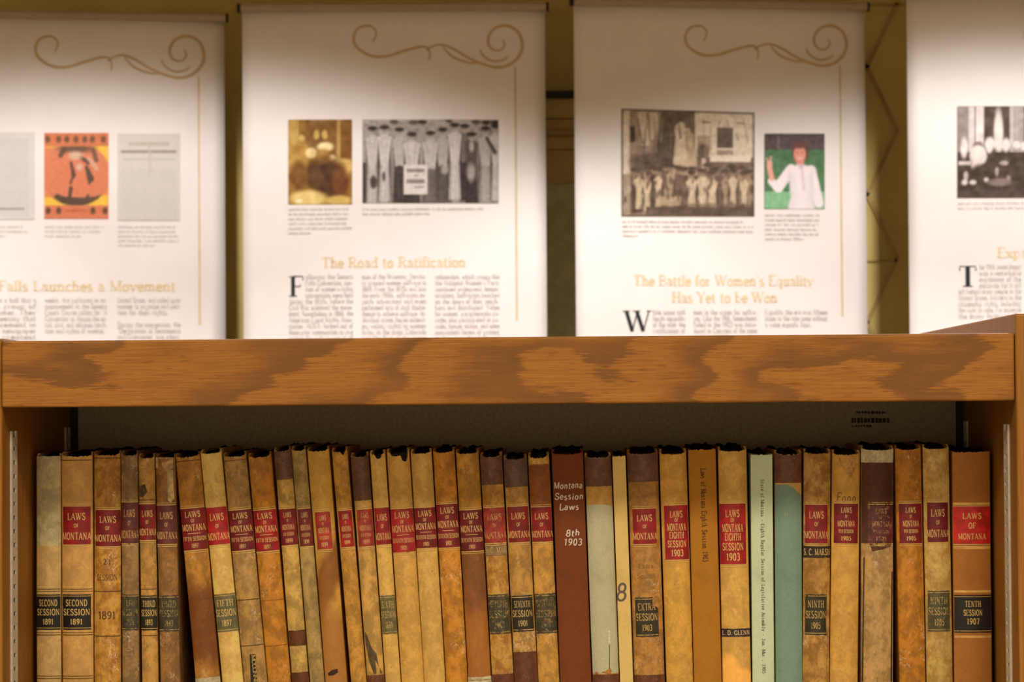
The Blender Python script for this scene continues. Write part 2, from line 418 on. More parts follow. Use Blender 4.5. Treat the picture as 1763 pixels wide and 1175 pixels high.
YW = 3.20
YF = -6.4
slab('floor', -3.6, 3.6, YF, YW + .1, -0.1, 0, M_FLOOR)
slab('ceiling', -3.6, 3.6, YF, YW + .1, CEIL, CEIL + .1, M_CEIL)
slab('wall_back', -3.6, 3.6, YW, YW + .1, 0, CEIL, M_WALL)
slab('wall_left', -3.7, -3.6, YF, YW + .1, 0, CEIL, M_CREAM)
slab('wall_right', 3.6, 3.7, YF, YW + .1, 0, CEIL, M_CREAM)
slab('wall_front', -3.7, 3.7, YF - .1, YF, 0, CEIL, M_CREAM)
M_LAMP = NT('lamp_housing', 0.4, 0.4).done((0.7, 0.68, 0.62, 1))
for i, (x, y, sx, sy, w, c, lb) in enumerate(AREA):
    o = MB()
    a, b, t = sx / 2 + .03, sy / 2 + .03, .03
    o.box(x - a, x + a, y - b, y - b + t, CEIL - .06, CEIL).box(x - a, x + a, y + b - t, y + b, CEIL - .06, CEIL)
    o.box(x - a, x - a + t, y - b, y + b, CEIL - .06, CEIL).box(x + a - t, x + a, y - b, y + b, CEIL - .06, CEIL)
    tag(o.build('ceiling_light', M_LAMP), lb, 'ceiling light', 'ceiling lights')
for i, (x, y, w, a, b) in enumerate(SPOT):
    v, f = [], []
    n = 24
    for k in range(n):
        t = 2 * math.pi * k / n
        for r, z in ((.085, 0), (.095, -.006), (.07, -.006), (.066, 0)):
            v.append((x + r * math.cos(t), y + r * math.sin(t), CEIL + z))
    for k in range(n):
        j = (k + 1) % n
        for q in range(3): f.append((k * 4 + q, j * 4 + q, j * 4 + q + 1, k * 4 + q + 1))
    tag(mesh_obj('downlight', v, f, M_LAMP), 'round recessed downlight ring in the ceiling above the banners', 'downlight', 'downlights above the banners')

# ------------------------------------------------------------------ bookcase
XL = at_y(2, 640, 0).x
XR = at_y(1748, 640, 0).x
ZT = (at_y(2, 587, 0).z + at_y(1748, 574, 0).z) / 2
ZB = (at_y(2, 701, 0).z + at_y(1748, 692, 0).z) / 2
ZPR = at_y(1750, 540, 0).z
ZPL = at_y(8, 582.5, 0).z
CASE_D = 0.68
YBACK = 0.33
YS = 0.125                       # plane of the book spines
ZSH = at_y(900, 780, YS).z - 0.236   # shelf surface

bc = empty('bookcase', ((XL + XR) / 2, 0, 0))
tag(bc, 'oak library bookcase holding a row of old law books behind its front rail', 'bookcase')
def bpart(mb, name, mat, bevel=0.0):
    o = mb.build(name, mat, None, bevel)
    o.data.transform(Matrix.Translation(-bc.location)); o.parent = bc
    return o
bpart(MB().box(XL + .0004, XR - .0004, 0, 0.021, ZB, ZT), 'front_rail', M_OAKC, 0.0022)
bpart(MB().box(XR, XR + .028, -.003, CASE_D, 0, ZPR), 'end_panel', M_OAKP, 0.0025)
bpart(MB().box(XL - .028, XL, -.003 + .006, CASE_D, 0, ZPL), 'end_panel', M_OAKP, 0.003)
bpart(MB().box(XL, XR, 0.021, YBACK, ZB + .004, ZB + .022), 'top_light_blocker', M_OAKP)  # unseen board added to keep overhead light off the books
bpart(MB().box(XL, XR, YBACK, YBACK + .012, 0.08, ZB + .03), 'back_panel', M_BACK)
bpart(MB().box(XL, XR, 0.012, YBACK, ZSH - .022, ZSH), 'shelf', M_SHELF, 0.001)
bpart(MB().box(XL, XR, 0.012, YBACK, ZSH - .352, ZSH - .33), 'shelf', M_SHELF, 0.001)
bpart(MB().box(XL, XR, 0.012, YBACK, 0.08, 0.1), 'shelf', M_SHELF, 0.001)
bpart(MB().box(XL, XR, 0.03, 0.05, 0, 0.08), 'kick_plate', M_OAKP, 0.001)
for xx in (XL, XR - .0075):
    bpart(MB().box(xx, xx + .0075, YBACK - .004, YBACK, .1, ZB + .004), 'corner_post', M_DARK)
def standard(side, y0, w, ztop):
    th = 0.0019
    x0, x1 = (XL, XL + th) if side < 0 else (XR - th, XR)
    zb = ZSH - 0.30
    a = MB().box(x0, x1, y0, y0 + w * .28, zb, ztop).box(x0, x1, y0 + w * .74, y0 + w, zb, ztop)
    z = zb; sp, hole = 0.0127, 0.0040
    while z + sp < ztop:
        a.box(x0, x1, y0 + w * .28, y0 + w * .74, z, z + sp - hole); z += sp
    o = bpart(a, 'shelf_standard', M_ZINC)
    o['label'] = 'slotted zinc shelf strip'
    xb0, xb1 = (XL, XL + .0006) if side < 0 else (XR - .0006, XR)
    b = MB().box(xb0, xb1, y0 + w * .3, y0 + w * .7, zb, ztop)  # dark strip coloured in for the shade inside the slots
    s = b.build('slot_shade_strip', M_SLOT); s.data.transform(Matrix.Translation(-bc.location)); s.parent = o
    return o
for side in (-1, 1):
    standard(side, 0.036, 0.024, at_y(880, 737, .04).z)
    standard(side, 0.295, 0.022, at_y(880, 731, .30).z)
# illegible dark maker's stencil on the back panel
rs = random.Random(4)
st = MB()
for (x0, x1, y0, y1) in [(1466, 1531, 719.5, 729), (1474, 1526, 708, 713), (1466, 1500, 732, 736)]:
    x = x0
    while x < x1:
        w = rs.uniform(3, 6); t0, t1 = y0 + rs.uniform(0, 1.2), y1 - rs.uniform(0, 1.2)
        p = at_y(x, t1, YBACK - .0002); q = at_y(min(x + w, x1), t0, YBACK - .0002)
        st.box(p.x, q.x, YBACK - .0003, YBACK, p.z, q.z); x += w + rs.uniform(.8, 2)
so = bpart(st, 'stencil_mark', plain('stencil_ink', (60, 52, 42), 0.8, 0.1))

# ------------------------------------------------------------------ banners behind the bookcase
M_BAN = plain('banner_vinyl', (238, 231, 226), 0.55, 0.25, 0.01, 8)
M_ROD = plain('banner_rail', (176, 156, 136), 0.4, 0.4, 0.03, 30)
M_GOLD = plain('print_gold', (226, 205, 160), 0.6, 0.2, 0.03, 30)
M_SWIRL = plain('print_scroll', (206, 180, 140), 0.6, 0.2, 0.03, 30)
M_VLINE = plain('print_line', (214, 194, 150), 0.6, 0.2, 0.03, 30)
M_TXT = plain('print_grey', (186, 180, 173), 0.6, 0.2, 0.03, 30)
M_CAP = plain('print_light_grey', (192, 185, 178), 0.6, 0.2, 0.03, 30)
M_INK = plain('print_black', (38, 48, 44), 0.6, 0.2, 0.03, 30)
pm = NT('print_photo', 0.6, 0.2)
M_PHOTO = pm.done(pm.n('ShaderNodeAttribute', attribute_name='print').outputs['Color'])

class Banner:
    def __init__(s, xl, xr, ytop_px, y, yaw, width, label):
        """xl or xr: pixel of a known edge at mid height; y: depth of that edge"""
        px = xl if xl is not None else xr
        e = at_y(px, 400, y)
        s.c, s.s = math.cos(yaw), math.sin(yaw)
        d = Vector((s.c, s.s, 0))
        s.W = width
        ctr = e + d * (width / 2 if xl is not None else -width / 2)
        s.o = Vector((ctr.x, ctr.y, 0)); s.d = d; s.nrm = Vector((-s.s, s.c, 0))
        s.root = empty('exhibit_banner', s.o); s.root.rotation_euler.z = yaw
        tag(s.root, label, 'banner', 'exhibit banners behind the bookcase')
        s.ztop = s.px(px + (20 if xl is not None else -20), ytop_px)[1]
        s.amp = 0.006
        W, zt = width, s.ztop
        n, m = 24, 40; v, f = [], []
        for j in range(m + 1):
            for i in range(n + 1):
                v.append(s.map(-W / 2 + W * i / n, .12 + (zt - .12) * j / m, 0))
        for j in range(m):
            for i in range(n):
                a = j * (n + 1) + i; f.append((a, a + 1, a + n + 2, a + n + 1))
        sh = mesh_obj('sheet', v, f, M_BAN, s.root, True)
        md = sh.modifiers.new('thickness', 'SOLIDIFY'); md.thickness = .0008; md.offset = -1
        # top rail, end caps, pole and foot
        r = MB()
        prof = [(-.006, -.010), (-.008, -.004), (-.008, .002), (-.004, .006), (.004, .006), (.007, .002), (.007, -.010)]
        b = []
        for x in (-W / 2 - .002, W / 2 + .002):
            for (yy, zz) in prof: r.v.append((x, yy, zt + zz))
        k = len(prof)
        for i in range(k):
            j = (i + 1) % k; r.f.append((i, j, k + j, k + i))
        r.f.append(tuple(reversed(range(k)))); r.f.append(tuple(range(k, 2 * k)))
        r.build('top_rail', M_ROD, s.root)
        for sx in (-1, 1):
            x = sx * (W / 2 + .002)
            MB().box(min(x, x + sx * .008), max(x, x + sx * .006), -.006, .006, zt - .012, zt + .007).build('end_cap', M_BLACK, s.root, .002)
        MB().tube((0, .035, .06), (0, .022, zt - .01), .009).build('support_pole', M_ROD, s.root, smooth=True)
        MB().box(-W / 2 - .01, W / 2 + .01, -.06, .10, 0, .12).build('base', M_ROD, s.root, .008)
    def map(s, u, v, off=0.0005):
        t = 2 * u / s.W
        return (u, s.amp * (t ** 4) * 1.6 + s.amp * .5 * math.sin(u * 9 + s.o.x * 5) * min(1, max(0, (2.4 - v))) - off, v)
    def px(s, x, y):
        d = ray(x, y)
        k = (s.o - CAM).dot(s.nrm) / d.dot(s.nrm)
        p = CAM + d * k
        return ((p - s.o).dot(s.d), p.z)
    def text(s, name, items, mat, off=0.0009, parent=None, **kw):
        """items: (text, x left px, baseline y px, cap px, width px or None)"""
        polys = []
        for t, x, y, cap, w in items:
            u0, v0 = s.px(x, y); u1, _ = s.px(x + 100, y); sc = (u1 - u0) / 100
            polys += shift(text_polys(t, cap * sc, None if w is None else w * sc, align='l', **kw), u0, v0)
        return polys_obj(name, polys, lambda u, v: s.map(u, v, off), mat, parent or s.root)
    def curve(s, name, curves, mat):
        polys = []
        for pts, w in curves:
            q = smooth_pts([s.px(*p) for p in pts])
            n = len(q); ww = w / FPX * (s.o.y - CAM.y)
            seg = []
            for i in range(n - 1):
                k = math.sin(math.pi * (i + .5) / n)
                ribbon(q[i:i + 2], ww * (0.55 + .6 * k), polys)
        return polys_obj(name, polys, lambda u, v: s.map(u, v, .0008), mat, s.root)
    def line(s, name, x0, y0, x1, y1, w, mat):
        a, b = s.px(x0, y0), s.px(x1, y1); n = 24
        pts = [(a[0] + (b[0] - a[0]) * i / n, a[1] + (b[1] - a[1]) * i / n) for i in range(n + 1)]
        polys = []; ribbon(pts, w / FPX * (s.o.y - CAM.y), polys)
        return polys_obj(name, polys, lambda u, v: s.map(u, v, .0008), mat, s.root)
    def photo(s, x0, y0, x1, y1, img, name='photo_print', y0r=None, label=None):
        h, w = img.shape[:2]
        y0r = y0 if y0r is None else y0r
        v, f, cols = [], [], []
        for j in range(h):
            for i in range(w):
                fx = i / (w - 1); ya = y0 + (y0r - y0) * fx
                u, z = s.px(x0 + (x1 - x0) * fx, ya + (y1 - ya) * j / (h - 1))
                v.append(s.map(u, z, .0012))
                cols.append(lin(np.clip(img[j, i], 0, 255)) + (1.0,))
        for j in range(h - 1):
            for i in range(w - 1):
                a = j * w + i; f.append((a + w, a + w + 1, a + 1, a))
        o = mesh_obj(name, v, f, M_PHOTO, s.root)
        at = o.data.color_attributes.new('print', 'FLOAT_COLOR', 'POINT')
        at.data.foreach_set('color', np.array(cols, dtype=np.float32).ravel())
        if label: o['label'] = label
        return o

def smooth_pts(p, k=6):
    out = []
    for i in range(len(p) - 1):
        a, b, c, d = p[max(0, i - 1)], p[i], p[i + 1], p[min(len(p) - 1, i + 2)]
        for j in range(k):
            t = j / k
            out.append(tuple(0.5 * (2 * b[q] + (c[q] - a[q]) * t + (2 * a[q] - 5 * b[q] + 4 * c[q] - d[q]) * t * t + (3 * b[q] - a[q] - 3 * c[q] + d[q]) * t ** 3) for q in (0, 1)))
    out.append(p[-1]); return out

class Paint:
    """small raster used for the flat prints; coordinates in photograph pixels"""
    def __init__(s, x0, y0, x1, y1, bg, step=1.7):
        s.w, s.h = int((x1 - x0) / step), int((y1 - y0) / step)
        gx, gy = np.meshgrid(np.linspace(x0, x1, s.w), np.linspace(y0, y1, s.h))
        s.x, s.y = gx, gy
        s.a = np.ones((s.h, s.w, 3)) * np.array(bg, float)
        s.r = np.random.RandomState(int(x0 + y0))
    def el(s, cx, cy, rx, ry, c, a=1.0, soft=.25):
        d = np.sqrt(((s.x - cx) / rx) ** 2 + ((s.y - cy) / ry) ** 2)
        m = np.clip((1 + soft - d) / (2 * soft), 0, 1)[..., None] * a
        s.a = s.a * (1 - m) + np.array(c, float) * m; return s
    def re(s, x0, y0, x1, y1, c, a=1.0, lean=0.0, soft=1.2):
        xx = s.x - lean * (s.y - y0)
        m = np.clip((xx - x0) / soft + .5, 0, 1) * np.clip((x1 - xx) / soft + .5, 0, 1) * np.clip((s.y - y0) / soft + .5, 0, 1) * np.clip((y1 - s.y) / soft + .5, 0, 1)
        m = m[..., None] * a
        s.a = s.a * (1 - m) + np.array(c, float) * m; return s
    def body(s, x, y0, y1, w0, w1, c, a=1.0, soft=1.6, shade=0.0):
        t = np.clip((s.y - y0) / (y1 - y0), 0, 1); w = w0 + (w1 - w0) * t
        d = np.abs(s.x - x)
        m = np.clip((w - d) / soft + .5, 0, 1) * np.clip((s.y - y0) / soft + .5, 0, 1) * np.clip((y1 - s.y) / soft + .5, 0, 1)
        m = m[..., None] * a
        k = (1 - shade * np.clip(d / w, 0, 1) ** 2)[..., None]
        s.a = s.a * (1 - m) + np.array(c, float) * k * m; return s
    def limb(s, x0, y0, x1, y1, r0, r1, c, a=1.0, soft=1.4):
        dx, dy = x1 - x0, y1 - y0
        t = np.clip(((s.x - x0) * dx + (s.y - y0) * dy) / (dx * dx + dy * dy), 0, 1)
        d = np.hypot(s.x - x0 - t * dx, s.y - y0 - t * dy)
        m = np.clip((r0 + (r1 - r0) * t - d) / soft + .5, 0, 1)[..., None] * a
        s.a = s.a * (1 - m) + np.array(c, float) * m; return s
    def fig(s, x, y, h, w, dress, skirt=None, hat=(58, 48, 46), skin=(172, 160, 152), dark=(70, 60, 56)):
        r = min(5.2, h * .07 + 1.6)
        s.body(x, y + 1.4 * r, y + h, w * .9 + 1.6, w * 1.12 + 1.6, dark, .55, 3)
        s.el(x, y + 2.6 * r, w, 1.6 * r, dress, .95, .3)
        s.body(x, y + 2.0 * r, y + h * .5, w * .9, w * .7, dress, .95, 2, .22)
        s.body(x, y + h * .46, y + h, w * .75, w * 1.1, skirt or dress, .95, 2, .25)
        s.limb(x - w * .9, y + 2.6 * r, x - w * .5, y + h * .46, r * .5, r * .4, dress, .9); s.limb(x + w * .9, y + 2.6 * r, x + w * .5, y + h * .46, r * .5, r * .4, dress, .9)
        s.body(x + w * .1, y + h * .52, y + h, .7, .9, tuple(.78 * k for k in (skirt or dress)), .6, 1.5)
        s.el(x, y, r, r * 1.25, skin, 1, .25); s.el(x, y - r * .9, r * 1.55, r * .75, hat, 1, .3)
        s.el(x - r * .35, y + r * .1, r * .25, r * .2, dark, .5); s.el(x + r * .4, y + r * .1, r * .25, r * .2, dark, .5)
        return s
    def soft(s, amp, k=4, seed=1):
        n = np.random.RandomState(seed).randn(s.h // k + 3, s.w // k + 3)
        yy, xx = np.linspace(0, n.shape[0] - 2.01, s.h), np.linspace(0, n.shape[1] - 2.01, s.w)
        iy, ix = yy.astype(int), xx.astype(int); fy, fx = (yy - iy)[:, None], (xx - ix)[None, :]
        m = (n[iy][:, ix] * (1 - fy) * (1 - fx) + n[iy + 1][:, ix] * fy * (1 - fx) + n[iy][:, ix + 1] * (1 - fy) * fx + n[iy + 1][:, ix + 1] * fy * fx)
        s.a = np.clip(s.a + amp * m[..., None], 30, 245); return s
    def nz(s, amp, k=1):
        n = s.r.randn(s.h // k + 2, s.w // k + 2)
        n = np.kron(n, np.ones((k, k)))[:s.h, :s.w]
        s.a = s.a + amp * n[..., None]; return s

def scroll(b, x, y, k=1.0):
    """printed double-spiral ornament; (x, y) is the pixel of its right end"""
    P = lambda pts: [(x + px * k, y + py * k) for px, py in pts]
    spiral_r = [(-53 + (36 - 2.1 * i) * math.cos(math.radians(-70 + 28 * 0 - 0)) * 0, 0) for i in range(0)]
    c1 = P([(-258, -22), (-252, -38), (-263, -49), (-282, -46), (-291, -30), (-285, -12), (-262, 2), (-235, 3), (-205, -6), (-178, -13), (-165, -12), (-160, -3), (-161, 10)])
    c2 = P([(-166, -6), (-158, -13), (-140, -17), (-118, -9), (-95, 5), (-70, 16), (-42, 22), (-18, 14), (-2, -6), (-3, -30), (-16, -46), (-36, -50), (-54, -40), (-60, -22), (-52, -9), (-38, -8), (-31, -18), (-35, -26)])
    c3 = P([(-138, -14), (-122, 3), (-98, 13), (-78, 15)])
    c4 = P([(-74, -10), (-68, 2), (-52, 11), (-34, 9), (-24, 2)])
    b.curve('scroll_ornament', [(c1, 4.6), (c2, 5.0), (c3, 3.8), (c4, 3.8)], M_SWIRL)

def squiggle(n, seed):
    r = random.Random(seed); out = ''
    while len(out) < n: out += ''.join(r.choice('nmuirlvn') for _ in range(r.randint(2, 8))) + ' '
    return out[:n].strip()

def caption(b, x0, x1, y0, rows, pitch, seed, last=0.6):
    items = []
    for i in range(rows):
        w = (x1 - x0) * (last if i == rows - 1 else random.Random(seed + i).uniform(.9, 1))
        items.append((squiggle(int(w / 3.0), seed * 31 + i), x0, y0 + i * pitch, 5.4, w))
    b.text('caption_print', items, M_CAP, tw=.17, tn=.09, serif=0)

def column(x0, w, y0, pitch, lines):
    out = []
    for i, t in enumerate(lines):
        if t: out.append((t, x0, y0 + i * pitch, 8.6, w if not t.endswith('|') else None))
    return [(t.rstrip('|'), x, y, c, ww) for t, x, y, c, ww in out]

BODY = dict(tw=.13, tn=.06, serif=.05, track=.05)
HEAD = dict(tw=.165, tn=.07, serif=.085, track=.04)
YB = 3.0
# first banner (partly outside the frame)
b1 = Banner(None, 388, 29, YB + .05, math.radians(11), .612, 'white exhibit banner printed with an orange globe poster between two grey documents')
scroll(b1, 352, 112, 1.0)
b1.line('margin_line', 342, 132, 344, 560, 3.2, M_VLINE)
p = Paint(76, 229, 187, 377, (216, 132, 94))
p.re(76, 250, 187, 356, (236, 190, 72), 1, 0, 3)
p.el(131, 303, 57, 52, (92, 74, 60), 1, .03).el(131, 298, 59, 51, (214, 128, 94), 1, .03)
p.body(98, 254, 340, 30, 24, (214, 128, 94), .9, 6).body(168, 290, 336, 16, 20, (214, 128, 94), .9, 6)
p.el(131, 303, 57, 52, (214, 128, 94), .0).el(131, 256, 30, 7, (96, 78, 64), .85, .4).limb(110, 258, 104, 268, 5, 4, (96, 76, 62), .9).limb(160, 258, 166, 276, 4, 4, (108, 84, 68), .85).limb(138, 270, 152, 280, 3, 4, (92, 74, 62), .9)
p.el(130, 268, 12, 7, (214, 186, 158), .9, .4).el(137, 288, 5, 6, (214, 184, 160), .9, .5).limb(152, 272, 166, 290, 3, 4, (214, 166, 140), .9)
p.limb(122, 280, 127, 302, 2.5, 4, (94, 70, 56), .95).limb(126, 304, 121, 316, 2.5, 2, (94, 68, 54), .9).limb(122, 324, 120, 340, 3.5, 3, (94, 72, 58), .95).limb(149, 288, 156, 308, 3, 6, (88, 74, 60), .95).limb(155, 308, 154, 316, 4, 2, (88, 74, 60), .9)
p.limb(98, 338, 110, 344, 4, 5, (86, 70, 58), .95).limb(110, 345, 150, 346, 6, 5, (84, 68, 56), .95).limb(150, 344, 168, 340, 4, 2.5, (92, 74, 60), .9).limb(150, 340, 152, 336, 3, 2, (92, 74, 60), .9)
p.re(76, 229, 187, 252, (208, 122, 84), .85).re(76, 354, 187, 377, (212, 124, 88), .9)
for x in (82, 101, 115, 131, 146, 159, 178): p.el(x, 240, 4.5, 6, (112, 80, 60), .9)
for x in (83, 101, 160, 181): p.el(x, 363, 4.5, 6, (98, 70, 54), .95)
p.el(131, 363, 20, 3, (180, 86, 60), .6)
b1.photo(76, 229, 187, 377, p.nz(5).a, label='orange and yellow globe poster print')
p = Paint(202, 230, 310, 380, (212, 206, 198))
p.re(222, 245, 292, 251, (194, 184, 172)).re(208, 259, 304, 264, (160, 146, 136)).re(212, 272, 300, 277, (200, 194, 186)).re(255, 250, 261, 300, (196, 188, 172), .6)
for y in range(292, 378, 5): p.re(208, y, 304, y + 2, (192, 187, 180), .6)
b1.photo(202, 230, 310, 380, p.nz(3).a, 'document_print')
p = Paint(-48, 228, 60, 378, (216, 212, 206))
for y in range(240, 372, 5): p.re(-40, y, 50, y + 2, (190, 186, 180), .65)
p.re(-30, 358, 42, 362, (160, 154, 148))
b1.photo(-48, 228, 60, 378, p.nz(3).a, 'document_print')
for x0, x1, n, s in ((-48, 48, 3, 1), (77, 180, 3, 2), (203, 310, 5, 3)): caption(b1, x0, x1, 393, n, 8, s)
b1.text('heading_print', [('Seneca Falls Launches a Movement', -88, 501, 17.5, 394)], M_GOLD, **HEAD)
t1 = column(-48, 110, 521, 10.6, ['was held in a hall that a', 'a small group of', 'in a summer. They', 'week, meeting that', 'announcement in', 'a county newspaper', 'of the greatest'])
t1 += column(77, 107, 521, 10.6, ['weekly, that publicized an an-', 'nouncement in the Seneca', 'County Courier calling for "A', 'Convention to discuss the so-', 'cial, civil, and religious condi-', 'tion and rights of woman."'])
t1 += column(202, 109, 521, 10.6, ['United States, and called upon', 'women to organize and peti-', 'tion for their rights.|', '', 'During the convention, the', '"Declaration of Sentiments', 'and Grievances" was adopt-'])
b1.text('body_print', t1, M_TXT, **BODY)
# second banner
b2 = Banner(418, None, 12, YB - .02, math.radians(2.5), .618, 'white exhibit banner headed The Road to Ratification with a sepia photo')
scroll(b2, 900, 94, 1.0)
b2.line('margin_line', 887, 114, 890, 552, 3.2, M_VLINE)
p = Paint(496, 206, 606, 352, (150, 112, 48))
p.re(496, 206, 514, 300, (196, 164, 90), .7).re(578, 206, 586, 285, (190, 150, 80), .9).re(586, 206, 606, 275, (128, 88, 36)).re(526, 206, 580, 270, (120, 84, 40), .8)
p.el(545, 232, 5, 8, (206, 176, 100)).el(559, 232, 5, 8, (206, 174, 98)).el(519, 238, 5, 6, (208, 180, 108)).el(519, 268, 13, 26, (176, 136, 66)).el(536, 264, 10, 9, (226, 202, 140)).el(560, 253, 14, 8, (238, 218, 164)).el(571, 272, 7, 5, (236, 212, 156)).el(556, 270, 12, 14, (160, 120, 56))
p.el(590, 285, 20, 12, (214, 184, 106)).re(496, 280, 606, 300, (186, 148, 72), .5)
p.el(566, 308, 30, 34, (84, 52, 24)).el(541, 300, 14, 26, (92, 60, 28)).el(514, 304, 16, 26, (124, 84, 38)).el(572, 334, 12, 8, (88, 56, 26)).el(586, 314, 14, 24, (116, 70, 28))
p.el(531, 342, 32, 14, (226, 200, 128)).el(584, 345, 22, 8, (210, 178, 100)).el(515, 346, 6, 3, (250, 236, 190))
b2.photo(496, 206, 606, 352, p.soft(10, 5, 8).nz(3).a, label='sepia photograph of a seated group')
p = Paint(624, 206, 858, 350, (168, 160, 156), 1.4)
rr = random.Random(3)
G_ = lambda v: (v, v - 8, v - 12)
for i in range(15): p.fig(632 + i * 15.6 + rr.uniform(-3, 3), 214 + rr.uniform(-3, 4), 140, 8, G_(rr.choice([150, 168, 182])), None, rr.choice([(66, 56, 54), (96, 86, 82), (60, 52, 50), (180, 172, 166)]))
for x, y, w, c, sk in [(641, 226, 10, 200, None), (662, 224, 10, 206, None), (688, 228, 10, 188, 72), (800, 222, 8, 120, 60), (762, 228, 10, 180, 96), (836, 226, 11, 182, 170), (853, 222, 7, 196, None), (783, 220, 10, 210, None), (812, 236, 10, 92, 62), (741, 234, 12, 196, 120), (709, 236, 13, 204, 66)]:
    p.fig(x, y, 124, w, G_(c), None if sk is None else G_(sk))
p.el(812, 252, 4, 9, G_(190), .9, .4).el(811, 298, 7, 15, G_(178), .85, .4).el(766, 292, 6, 8, G_(190), .8, .4).el(643, 314, 6, 11, G_(66), .95).el(661, 304, 3, 8, G_(80), .9).limb(838, 238, 852, 262, 3, 4, G_(74), .9).body(627, 280, 352, 3, 4, G_(60), .9)
for k in range(5): p.re(739 + k * 4, 290, 740.5 + k * 4, 350, G_(90), .7)
p.re(695, 284, 736, 335, (218, 210, 204)).re(700, 291, 731, 297, (120, 110, 106), .8).re(712, 301, 720, 304, (150, 140, 136), .7).re(700, 309, 731, 316, (120, 110, 106), .8).re(713, 321, 730, 324, (150, 140, 136), .8)
p.soft(6, 3, 9)
b2.photo(624, 206, 858, 350, p.nz(4).a, label='black and white photograph of women with a placard')
caption(b2, 496, 606, 363, 6, 8.2, 11, .35); caption(b2, 624, 845, 363, 2, 8.2, 12, .52)
b2.text('heading_print', [('The Road to Ratification', 554, 461, 17.5, 248)], M_GOLD, **HEAD)
b2.text('initial_print', [('F', 499, 511, 35, 24)], M_INK, tw=.17, tn=.05, serif=.1)
t2 = column(526, 82, 481, 10.6, ['ollowing the Seneca', 'Falls Convention, con-', 'tion of women\'s rights', 'conventions were held'])
t2 += column(497, 111, 523.4, 10.6, ['during the 1850s, before the', 'Civil War sidelined the move-', 'ment. Nonetheless in 1866, the', 'American Equal Rights Asso-', 'ciation (AERA) formed out of', 'these prior communities to give', 'women the right to vote in all'])
t2 += column(623, 111, 481, 10.6, ['men of the Wyoming Territo-', 'ry granted women suffrage in', '1869. From the 1870s and into', 'the early 1900s, suffragists en-', 'gerly advocated and even', 'performed acts of civil disobe-', 'dience to achieve suffrage. In-', 'dividual states began extend-', 'ing voting rights to women', 'living in the state. Colorado', 'was the first of the states'])
t2 += column(749, 111, 481, 10.6, ['referendum, which groups like', 'the National Women\'s Party', 'continued widespread demon-', 'strations. Suffragists knocked', 'on the doors of their neigh-', 'bors and distributed "Votes', 'for women" paraphernalia pa-', 'rades also participated in pa-', 'rades, hunger strikes, and some', 'nonviolent forms of protest', 'in the years that followed'])
b2.text('body_print', t2, M_TXT, **BODY)
# third banner
b3 = Banner(992, None, 1, YB - .03, math.radians(11), .612, 'white exhibit banner printed with a framed sepia street photo and a colour portrait')
scroll(b3, 1459, 92, 0.96)
b3.line('margin_line', 1447, 112, 1451, 545, 3.2, M_VLINE)
p = Paint(1070, 187, 1299, 373, (122, 104, 88))
p.re(1070, 187, 1140, 373, (176, 156, 134), .6).re(1072, 190, 1084, 373, (216, 200, 180)).re(1084, 217, 1093, 245, (84, 70, 58)).re(1098, 192, 1112, 250, (208, 190, 166), .9, .1).re(1118, 192, 1132, 240, (206, 188, 164), .9, .06)
p.re(1136, 192, 1190, 240, (104, 88, 76), .9).el(1150, 252, 24, 34, (98, 84, 70)).el(1120, 280, 34, 18, (100, 84, 70)).re(1140, 270, 1186, 338, (88, 72, 60))
p.re(1196, 190, 1297, 268, (218, 202, 178)).re(1234, 215, 1262, 252, (104, 88, 78)).re(1208, 205, 1224, 208, (140, 122, 102)).re(1268, 205, 1282, 208, (150, 132, 112)).re(1234, 255, 1262, 264, (158, 140, 122)).re(1222, 265, 1292, 276, (226, 212, 190)).re(1216, 276, 1297, 300, (126, 110, 94), .9)
p.re(1165, 218, 1188, 308, (204, 184, 154)).el(1169, 222, 8, 10, (210, 194, 168)).re(1180, 228, 1197, 300, (190, 168, 138), .95, .05).re(1200, 230, 1222, 262, (150, 130, 108), .7).el(1210, 262, 10, 18, (106, 90, 76)).re(1208, 270, 1215, 296, (206, 186, 158))
p.re(1072, 300, 1297, 373, (110, 92, 76), .55)
S_ = dict(hat=(88, 72, 58), skin=(150, 128, 106), dark=(84, 68, 56))
p.limb(1172, 214, 1166, 300, 7, 9, (206, 186, 156), .9).limb(1184, 226, 1192, 300, 6, 7, (186, 164, 134), .9)
for i in range(16): p.fig(1090 + i * 13 + rr.uniform(-4, 4), 292 + rr.uniform(-5, 6), 70, 5.5, rr.choice([(118, 98, 80), (170, 148, 120), (92, 76, 62)]), **S_)
for x, y, w in [(1100, 298, 6), (1114, 302, 5.5), (1133, 296, 5), (1191, 300, 8), (1210, 296, 9), (1226, 300, 8), (1262, 296, 6), (1281, 300, 6)]: p.fig(x, y, 62, w, (208, 188, 156), **S_)
for i in range(14): p.limb(1098 + i * 14, 196 + rr.uniform(-4, 30), 1100 + i * 14 + rr.uniform(-8, 8), 250 + rr.uniform(-20, 20), 1.2, 2.2, rr.choice([(120, 102, 84), (150, 132, 110), (98, 82, 68)]), .35 if 1098 + i * 14 > 1195 else .6)
p.re(1138, 338, 1172, 354, (176, 152, 122), .9)
for i in range(60): p.el(rr.uniform(1076, 1296), rr.uniform(296, 362), rr.uniform(1.5, 3), rr.uniform(3, 9), rr.choice([(84, 68, 54), (190, 170, 140), (96, 80, 66)]), .6)
p.re(1112, 356, 1298, 373, (92, 76, 62), .95).re(1180, 350, 1298, 360, (96, 80, 66), .5)
for q in ((1070, 187, 1073, 373), (1296, 187, 1299, 373), (1070, 187, 1299, 190), (1070, 370, 1299, 373)): p.re(*q, (96, 82, 66))
b3.photo(1070, 187, 1299, 373, p.soft(8, 5, 5).soft(7, 2, 6).nz(4).a, y0r=194, label='sepia photograph of a crowd before a house')
p = Paint(1316, 230, 1420, 360, (92, 80, 82))
